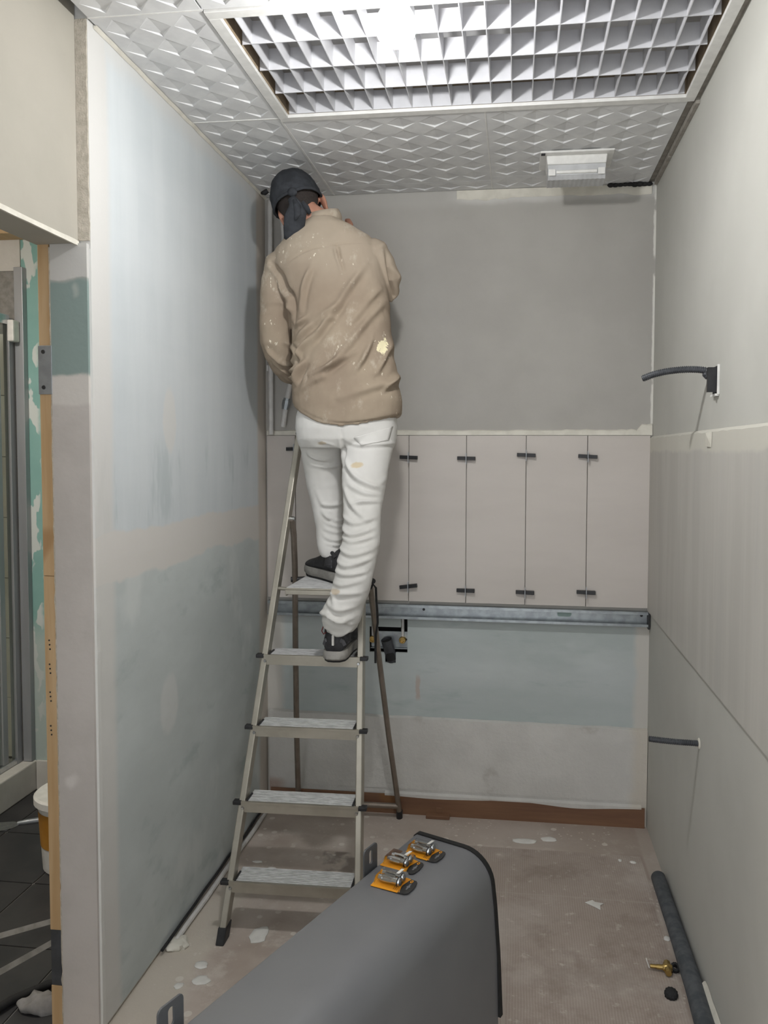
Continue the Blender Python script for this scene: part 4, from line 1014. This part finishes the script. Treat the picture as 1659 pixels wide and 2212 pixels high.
limb(bd, [(800, 548, 22, -.425), (825, 590, 21, -.40), (836, 625, 19, -.36), (812, 590, 16, -.27), (772, 540, 12, -.17), (762, 525, 10.5, -.14)], 16)
limb(bd, [(800, 925, 36, -.46), (786, 1030, 32, -.54), (784, 1110, 26, -.60), (770, 1220, 24, -.662), (742, 1330, 15, -.667), (738, 1372, 14, -.667)], 16)
limb(bd, [(695, 930, 36, -.46), (700, 1020, 30, -.42), (706, 1090, 25, -.41), (712, 1150, 21, -.43), (717, 1190, 14, -.46), (718, 1215, 13, -.47)], 16)
def hand(wrist, d, nrm, sd):
    d = d.normalized(); nrm = (nrm-d*nrm.dot(d)).normalized(); s = d.cross(nrm)*sd
    bd.tube([wrist-d*.02, wrist+d*.015, wrist+d*.05, wrist+d*.088], [.022, .030, .040, .038], 14, up=s, ry=[.018, .016, .015, .011])
    for i, (off, ln) in enumerate(((-.030, .070), (-.010, .080), (.010, .075), (.029, .058))):
        b0 = wrist+d*.080+s*off
        p = [b0, b0+d*ln*.45-nrm*.004, b0+d*ln*.72-nrm*.020, b0+d*ln*.85-nrm*.042]
        bd.tube(p, [.0090, .0088, .0082, .0066], 10)
    t0 = wrist+d*.025-s*.026
    bd.tube([t0, t0+d*.022-s*.022-nrm*.006, t0+d*.046-s*.030-nrm*.018, t0+d*.064-s*.026-nrm*.030], [.014, .0115, .0105, .008], 10)
lw = ony(660, 815, -.185); hand(lw, Vector((.55, .8, .25)), Vector((.2, -.3, .9)), 1)
rw = ony(757, 518, -.125); hand(rw, Vector((-.75, .25, .6)), Vector((-.2, -.95, .2)), -1)
bm_ = remesh(bd, .0046, 3, 'body'); bm_.materials.append(M['skin']); body = put('body', bm_, person)
# face details
for s in (-1, 1):
    eo = B().ell(hp_(s*.031, .079, .006), .0125, .0105, .0105, 16, 12, H3).build('eye', 'eyewhite', body, True)
    B().ell(hp_(s*.031, .0885, .006), .0052, .0025, .0052, 12, 8, H3).build('iris', 'hair', eo, True)
    B().tube([hp_(s*.014, .091, .024), hp_(s*.030, .092, .029), hp_(s*.048, .080, .025)], [.002, .004, .002], 8).build('eyebrow', 'hair', body, True)
B().ell(hp_(0, .0985, -.0585), .019, .0045, .0050, 14, 8, H3).build('lips', 'lip', body, True)
# short hair below the headscarf
hr = B(); rings = []
for i in range(10):
    z = .022-.095*i/9; ring = []
    for k in range(25):
        a = math.radians(180+8+164*k/24); zz = max(-.98, min(.98, (z-.040)/.098)); rr = math.sqrt(1-zz*zz)
        zz2 = z if z > -.02 else z
        ring.append(hp_(-.007+.0790*max(rr, .80)*math.cos(a), -.012+.0975*max(rr, .84)*math.sin(a)+.010*(i/9)**2, zz2))
    rings.append(ring)
hr.v = []
hr.loft(rings, caps=False, closed=False); ho = hr.build('hair', 'hair', person, 'all')
sm = ho.modifiers.new('solid', 'SOLIDIFY'); sm.thickness = .003
# headscarf
bn = B(); rings = []
for i in range(17):
    th = math.radians(-2+92*i/17.0)
    ring = []
    for k in range(48):
        a = 2*math.pi*k/48; kx, ky, kz = .0865, .1085, .108
        base = .030 if math.sin(a) > 0 else .012
        z = .012+(.005+kz)*math.sin(max(th, 0))+ (0 if i > 0 else -.006); rr = math.cos(max(th, 0))**.62
        lowtilt = (1-i/17)*(.018*math.sin(a))
        fold = .0018*math.sin(7*a+i*.7)*math.sin(math.pi*i/17)+.0014*noise.noise((a*4, i*.5, 2))*2
        ring.append(hp_(-.010+(kx*rr+fold)*math.cos(a), -.012+(ky*rr+fold)*math.sin(a), z+lowtilt))
    rings.append(ring)
bn.loft(rings, caps=False); top = hp_(-.010, -.012, .1265); k0 = len(bn.v); bn.v.append(tuple(top)); n0 = k0-48
bn.f += [(n0+k, n0+(k+1) % 48, k0) for k in range(48)]
bo = bn.build('headscarf', 'bandana', person, 'all'); so = bo.modifiers.new('solid', 'SOLIDIFY'); so.thickness = .003; so.offset = 1
# rolled band
bb_ = B(); P = []
for k in range(49):
    a = 2*math.pi*k/48; P.append(hp_(-.010+.0875*math.cos(a), -.012+.1095*math.sin(a), .011+.018*math.sin(a)+.002*math.sin(5*a)))
bb_.tube(P, .0058, 10, up=HT.to_3x3() @ Vector((0, 0, 1)), ry=.0045, caps=False); bb_.build('scarf_band', 'bandana', bo, True)
kn = hp_(-.012, -.121, -.012)
B().ell(kn, .017, .012, .015, 16, 10).build('knot', 'bandana', bo, True)
def tail(pts, w, t, name):
    b = B(); b.tube(pts, w, 14, up=(1, 0, 0), ry=t); me = b.mesh(name, 'bandana', 'all'); o = put(name, me, bo); return o
ky = kn.y
tail([ony(630, 428, ky-.003), ony(637, 440, ky-.006), ony(640, 458, ky-.006), ony(636, 478, ky+.006), ony(626, 500, ky+.016), ony(619, 518, ky+.025)], [.014, .020, .036, .038, .024, .010], [.010, .011, .012, .010, .008, .004], 'scarf_tail')
tail([ony(636, 432, ky-.010), ony(642, 446, ky-.017), ony(643, 462, ky-.017), ony(638, 474, ky-.014)], [.008, .012, .011, .004], [.006, .007, .006, .003], 'scarf_tail')
tail([ony(650, 440, ky+.004), ony(662, 450, ky+.010), ony(670, 462, ky+.018)], [.014, .012, .006], [.008, .007, .004], 'scarf_tail')

# ---- shirt
hem = lambda u, v: -.030*(1-u*u)*(.5-.5*v)-.012*u*0+(.030 if u < 0 else .004)*u*u
sb = B()
rows = [(474, 672, 730, -.442, .060, None), (490, 646, 762, -.438, .078, None), (515, 617, 800, -.433, .094, None), (540, 598, 818, -.432, .104, None), (575, 594, 828, -.434, .112, None), (620, 612, 834, -.437, .118, None), (665, 628, 840, -.440, .120, None), (720, 634, 845, -.445, .122, None), (780, 635, 853, -.450, .126, None), (835, 634, 862, -.455, .132, None), (868, 636, 868, -.458, .136, None), (898, 641, 866, -.460, .136, hem), (904, 648, 860, -.460, .130, hem)]
sb.loft([ring_px(py, a, b, y, r, 48, 2.35, dz) for py, a, b, y, r, dz in rows])
limb(sb, [(610, 566, 37, -.430), (601, 610, 37, -.432), (597, 660, 36, -.436), (595, 705, 36, -.436), (596, 735, 36, -.428), (604, 762, 34, -.405), (613, 785, 31, -.37), (624, 802, 27, -.32), (640, 813, 22, -.255)], 24)
limb(sb, [(800, 543, 38, -.430), (820, 575, 36, -.412), (832, 605, 33, -.392), (834, 625, 31, -.372), (828, 622, 30, -.345), (815, 600, 27, -.29), (795, 572, 24, -.24), (775, 548, 20, -.185)], 24)
sme = remesh(sb, .0050, 5, 'shirt'); co, no = arrays(sme)
C3 = lambda L_: [(520+a*.2803, 330+b*.2803) for a, b in L_]
fl = [(C3([(470, 1560), (700, 1280), (960, 860)]), .0085, .012), (C3([(620, 1760), (800, 1560), (1090, 1130)]), .008, .012), (C3([(470, 1230), (490, 1050), (560, 880)]), .006, .010),
      (C3([(420, 1460), (540, 1350), (760, 1180)]), .007, .011), (C3([(415, 1640), (470, 1520), (560, 1420)]), .007, .009), (C3([(560, 1720), (720, 1650), (900, 1540)]), .006, .009),
      (C3([(900, 1700), (960, 1600), (1020, 1440)]), .006, .009), (C3([(1060, 1700), (1110, 1560), (1170, 1330)]), .007, .009), (C3([(1110, 1840), (1170, 1740), (1230, 1600)]), .007, .008),
      (C3([(420, 1780), (450, 1700), (520, 1600)]), .009, .009), (C3([(430, 1330), (480, 1300), (520, 1270)]), .007, .008), (C3([(640, 1330), (700, 1290), (760, 1280)]), .003, .008), (C3([(860, 1330), (950, 1200), (1060, 1030)]), .005, .011),
      (C3([(460, 1850), (600, 1760), (700, 1740)]), .004, .010), (C3([(800, 1900), (1000, 1830), (1180, 1760)]), .004, .012),
      (C3([(320, 870), (500, 765), (720, 712), (1010, 668)]), -.0022, .0035), (C3([(745, 718), (765, 800), (803, 910)]), -.0065, .0055),
      (C3([(205, 830), (290, 930), (340, 1040), (400, 1120), (408, 1260)]), -.013, .009),
      (C3([(150, 1490), (260, 1600), (400, 1590)]), .008, .008), (C3([(190, 1600), (300, 1680), (405, 1660)]), .008, .007), (C3([(235, 1700), (320, 1740), (400, 1715)]), .007, .006), (C3([(300, 1440), (380, 1500), (410, 1560)]), .005, .007),
      (C3([(330, 1110), (370, 1180), (400, 1220)]), .006, .008), (C3([(170, 1150), (240, 1130), (330, 1150)]), .003, .010), (C3([(420, 1690), (440, 1600), (410, 1500)]), -.008, .008),
      (C3([(470, 1980), (620, 2055), (800, 2090), (1000, 2075), (1180, 2030)]), -.0025, .0035), (C3([(1090, 690), (1110, 830), (1130, 1000), (1135, 1140)]), -.010, .008), (C3([(1130, 830), (1180, 900), (1200, 980)]), .005, .008)]
d = 2.1*folds(co, no, fl, -.53)+wrinkle(co, no, .0022, 14, 3.1)+wrinkle(co, no, .0012, 34, 8.2, (1, 1, .6))
apply(sme, co, no, d); sme.materials.append(M['shirt']); shirt = put('shirt', sme, person)
# collar stand
cl_ = B(); rings = []
cc = ony(700, 476, -.440); Rc = Matrix.Rotation(-.18, 3, 'Y') @ Matrix.Rotation(.16, 3, 'X')
for (r0, z) in ((.060, -.012), (.063, -.002), (.062, .012), (.0575, .026), (.0555, .026), (.059, .010), (.058, -.012)):
    rings.append([cc+Rc @ Vector((r0*math.cos(2*math.pi*k/40), r0*1.0*math.sin(2*math.pi*k/40), z)) for k in range(40)])
cl_.loft(rings, caps=False).build('collar', 'shirt', shirt, 'all')

# ---- trousers
tb = B()
C4 = lambda L_: [(540+a*.2622, 900+b*.2622) for a, b in L_]
tb.loft([ring_px(*q) for q in ((868, 652, 852, -.460, .112), (900, 643, 855, -.462, .120), (925, 641, 857, -.464, .124), (950, 644, 856, -.466, .120), (968, 650, 851, -.466, .10))])
rl_ = [(930, 742, 856, -.474), (955, 740, 853, -.488), (980, 740, 846, -.503), (1004, 741, 840, -.52), (1032, 740, 835, -.54), (1060, 740, 831, -.56), (1094, 743, 825, -.588), (1136, 743, 822, -.618), (1175, 739, 820, -.642), (1214, 730, 812, -.660), (1254, 722, 803, -.670), (1282, 716, 796, -.672), (1309, 700, 786, -.670), (1332, 695, 781, -.668), (1352, 700, 772, -.666), (1364, 706, 764, -.666)]
tb.loft([ring_px(py, a, b, y, (b-a)/2/ppm(y)*1.04, 40, 2.15) for py, a, b, y in rl_])
ll_ = [(920, 642, 742, -.465), (950, 645, 740, -.455), (980, 653, 738, -.44), (1018, 659, 737, -.425), (1057, 666, 738, -.415), (1096, 675, 740, -.415), (1136, 683, 742, -.425), (1160, 684, 742, -.435), (1178, 686, 741, -.445), (1193, 690, 740, -.452), (1203, 696, 738, -.456)]
tb.loft([ring_px(py, a, b, y, (b-a)/2/ppm(y)*1.04, 40, 2.15) for py, a, b, y in ll_])
tme_ = remesh(tb, .0048, 4, 'trousers'); co, no = arrays(tme_)
fl = [(C4([(765, 330), (860, 470), (960, 540), (1090, 590)]), .010, .009), (C4([(775, 560), (850, 690), (920, 770), (1010, 840)]), .009, .008), (C4([(860, 710), (960, 690), (1080, 690)]), .006, .007), (C4([(820, 550), (960, 620), (1080, 640)]), .006, .008),
      (C4([(790, 800), (900, 860), (1060, 820)]), .007, .007), (C4([(780, 880), (880, 950), (1060, 900)]), .008, .007), (C4([(785, 960), (900, 1000), (1065, 960)]), .006, .006), (C4([(765, 1040), (900, 1100), (1060, 1060)]), .006, .007), (C4([(745, 1130), (860, 1185), (1050, 1130)]), .006, .007),
      (C4([(735, 1220), (860, 1250), (1020, 1230)]), .006, .006), (C4([(715, 1310), (840, 1330), (1000, 1290)]), .004, .007), (C4([(695, 1420), (790, 1400), (980, 1390)]), .007, .008), (C4([(700, 1460), (800, 1520), (940, 1500)]), .008, .008), (C4([(620, 1560), (740, 1570), (900, 1640)]), .011, .008),
      (C4([(600, 1620), (680, 1690), (760, 1700)]), -.009, .007), (C4([(640, 1660), (800, 1720), (910, 1680)]), .008, .007), (C4([(720, 1540), (800, 1600), (920, 1590)]), .007, .007), (C4([(740, 1330), (760, 1440), (800, 1510)]), .006, .008), (C4([(1070, 560), (1130, 480), (1150, 330)]), .006, .008),
      (C4([(430, 310), (510, 350), (600, 360)]), .010, .007), (C4([(450, 400), (590, 420), (720, 390)]), .007, .008), (C4([(480, 620), (520, 720), (560, 760)]), .005, .008), (C4([(520, 740), (620, 750), (720, 730)]), .006, .007), (C4([(525, 800), (600, 870), (750, 880)]), .009, .007), (C4([(545, 880), (640, 930), (760, 925)]), .009, .006),
      (C4([(550, 950), (640, 980), (755, 965)]), .008, .006), (C4([(550, 1010), (640, 1050), (750, 1020)]), .008, .006), (C4([(585, 1075), (660, 1090), (740, 1080)]), .007, .005), (C4([(560, 900), (600, 880), (700, 860)]), -.005, .006),
      (C4([(765, 180), (900, 235), (1190, 215)]), .006, .006), (C4([(758, 120), (765, 250), (760, 420)]), -.010, .006), (C4([(575, 215), (640, 220), (690, 240)]), .004, .005)]
d = 1.15*folds(co, no, fl, -.58)+wrinkle(co, no, .0018, 18, 5.5)
apply(tme_, co, no, d); tme_.materials.append(M['trousers']); tro = put('trousers', tme_, person)
bvh = BVHTree.FromPolygons([v.co.copy() for v in tme_.vertices], [tuple(p.vertices) for p in tme_.polygons])
def patch(poly, bv_, name, mat, par, off=.002, N=10, edge=None):
    """patch laid on the cloth: quad corners in photograph pixels, dropped along +y on the surface"""
    b = B(); v = []; A_, B_, C_, D_ = [ony(p[0], p[1], -.9) for p in poly]
    for i in range(N+1):
        for j in range(N+1):
            u, w = i/N, j/N; px = [(poly[0][q]*(1-u)+poly[1][q]*u)*(1-w)+(poly[3][q]*(1-u)+poly[2][q]*u)*w for q in (0, 1)]
            dr = ray(*px).normalized(); hit = bv_.ray_cast(CAM, dr)[0]
            if hit is None: hit = ony(px[0], px[1], -.56)
            v.append(hit-dr*off)
    f = [(i*(N+1)+j, (i+1)*(N+1)+j, (i+1)*(N+1)+j+1, i*(N+1)+j+1) for i in range(N) for j in range(N)]
    b.add(v, f); o = b.build(name, mat, par, 'all'); s = o.modifiers.new('solid', 'SOLIDIFY'); s.thickness = .002; s.offset = 0; return o
patch([(764, 945), (849, 921), (840, 951), (780, 962)], bvh, 'back_pocket', 'trousers', tro, .0025)

# ---- shoes
def shoe(loc, rz, name, pitch=0.0, side=1):
    T = Matrix.Translation(loc) @ Matrix.Rotation(rz, 4, 'Z') @ Matrix.Rotation(pitch, 4, 'X')
    root = put(name, None, person, loc); root.empty_display_size = .03
    sec = [(.000, .024, .060), (.012, .033, .078), (.035, .037, .092), (.070, .038, .098), (.105, .038, .094), (.140, .040, .080), (.175, .044, .066), (.210, .047, .056), (.245, .044, .049), (.270, .034, .042), (.283, .018, .034)]
    u = B(); rings = []
    for y, w, h in sec:
        r = []
        for k in range(18):
            a = 2*math.pi*k/18; cx, cz_ = math.cos(a), math.sin(a); top_ = max(0, cz_)
            r.append(T @ Vector((1.04*w*math.copysign(abs(cx)**.8, cx)*(1-.25*top_), y, .022+(h*1.14-.022)*(.5+.5*math.copysign(abs(cz_)**.75, cz_)))))
        rings.append(r)
    up_ = u.loft(rings).build('upper', 'shoe', root, 'all')
    ol = []
    half = [(.0, -.012), (.022, -.008), (.037, .012), (.041, .045), (.040, .09), (.041, .14), (.048, .19), (.050, .222), (.046, .255), (.033, .280), (.014, .293), (0, .296)]
    ol = [(x, y) for x, y in half]+[(-x, y) for x, y in half[::-1][1:-1]]
    so = B(); zs_ = [(0, .93), (.006, .99), (.020, 1.0), (.030, .96)]
    so.loft([[T @ Vector((x*k, .14+(y-.14)*k, z+.010*max(0, (y-.2)/.1)**2*(1 if z < .01 else .6))) for x, y in ol] for z, k in zs_]).build('sole', 'sole', root, True)
    so2 = B(); so2.loft([[T @ Vector((x*k, .14+(y-.14)*k, z)) for x, y in ol] for z, k in ((-.007, .90), (.0002, .93))]).build('outsole', 'rubber', root)
    # heel details
    B().box(-.0035, .0035, -.0090, .002, .050, .084, T).build('heel_tab', 'reflect', root, bevel=.001)
    for s in (-1, 1):
        B().tube([T @ Vector((s*.024, -.001, .066)), T @ Vector((s*.030, .008, .060)), T @ Vector((s*.034, .012, .048))], .007, 8, up=(0, 0, 1), ry=.003).build('heel_panel', 'shoe_grey', root, True)
        B().box(s*.0355-.004, s*.0355+.004, .045, .085, .045, .072, T).build('side_patch', 'shoe_grey', root, bevel=.002)
    for k in range(4):
        y = .125+.022*k; h = .088-.010*k
        B().tube([T @ Vector((-.026, y, h-.012)), T @ Vector((0, y+.004, h-.001)), T @ Vector((.026, y, h-.012))], .0028, 8).build('lace', 'shoe_grey', root, True)
    B().tube([T @ Vector((.030, .03, .082)), T @ Vector((.033, .05, .096)), T @ Vector((.024, .09, .100)), T @ Vector((0, .105, .100)), T @ Vector((-.024, .09, .100)), T @ Vector((-.033, .05, .096)), T @ Vector((-.030, .03, .082))], .007, 8).build('padded_collar', 'shoe', root, True)
    return root
h0 = onz(731, 1418, .8115)
shoe(Vector((.449, -.712, .8085)), .0, 'work_shoe')
shoe(Vector((.452, -.510, 1.0275)), .70, 'work_shoe')
B().tube([ony(716, 1188, -.462), ony(717, 1208, -.470), ony(718, 1222, -.474)], [.022, .024, .030], 18).build('sock', 'shoe', person, True)
B().tube([ony(738, 1352, -.667), ony(738, 1372, -.667), ony(738, 1384, -.668)], [.032, .030, .030], 18).build('sock', 'shoe', person, True)
lr = B().tube([ony(704, 1350, -.69), ony(698, 1354, -.695), ony(695, 1363, -.697), ony(699, 1370, -.695), ony(704, 1366, -.69)], .0018, 8).build('pull_loop', 'lace_red', person, True)
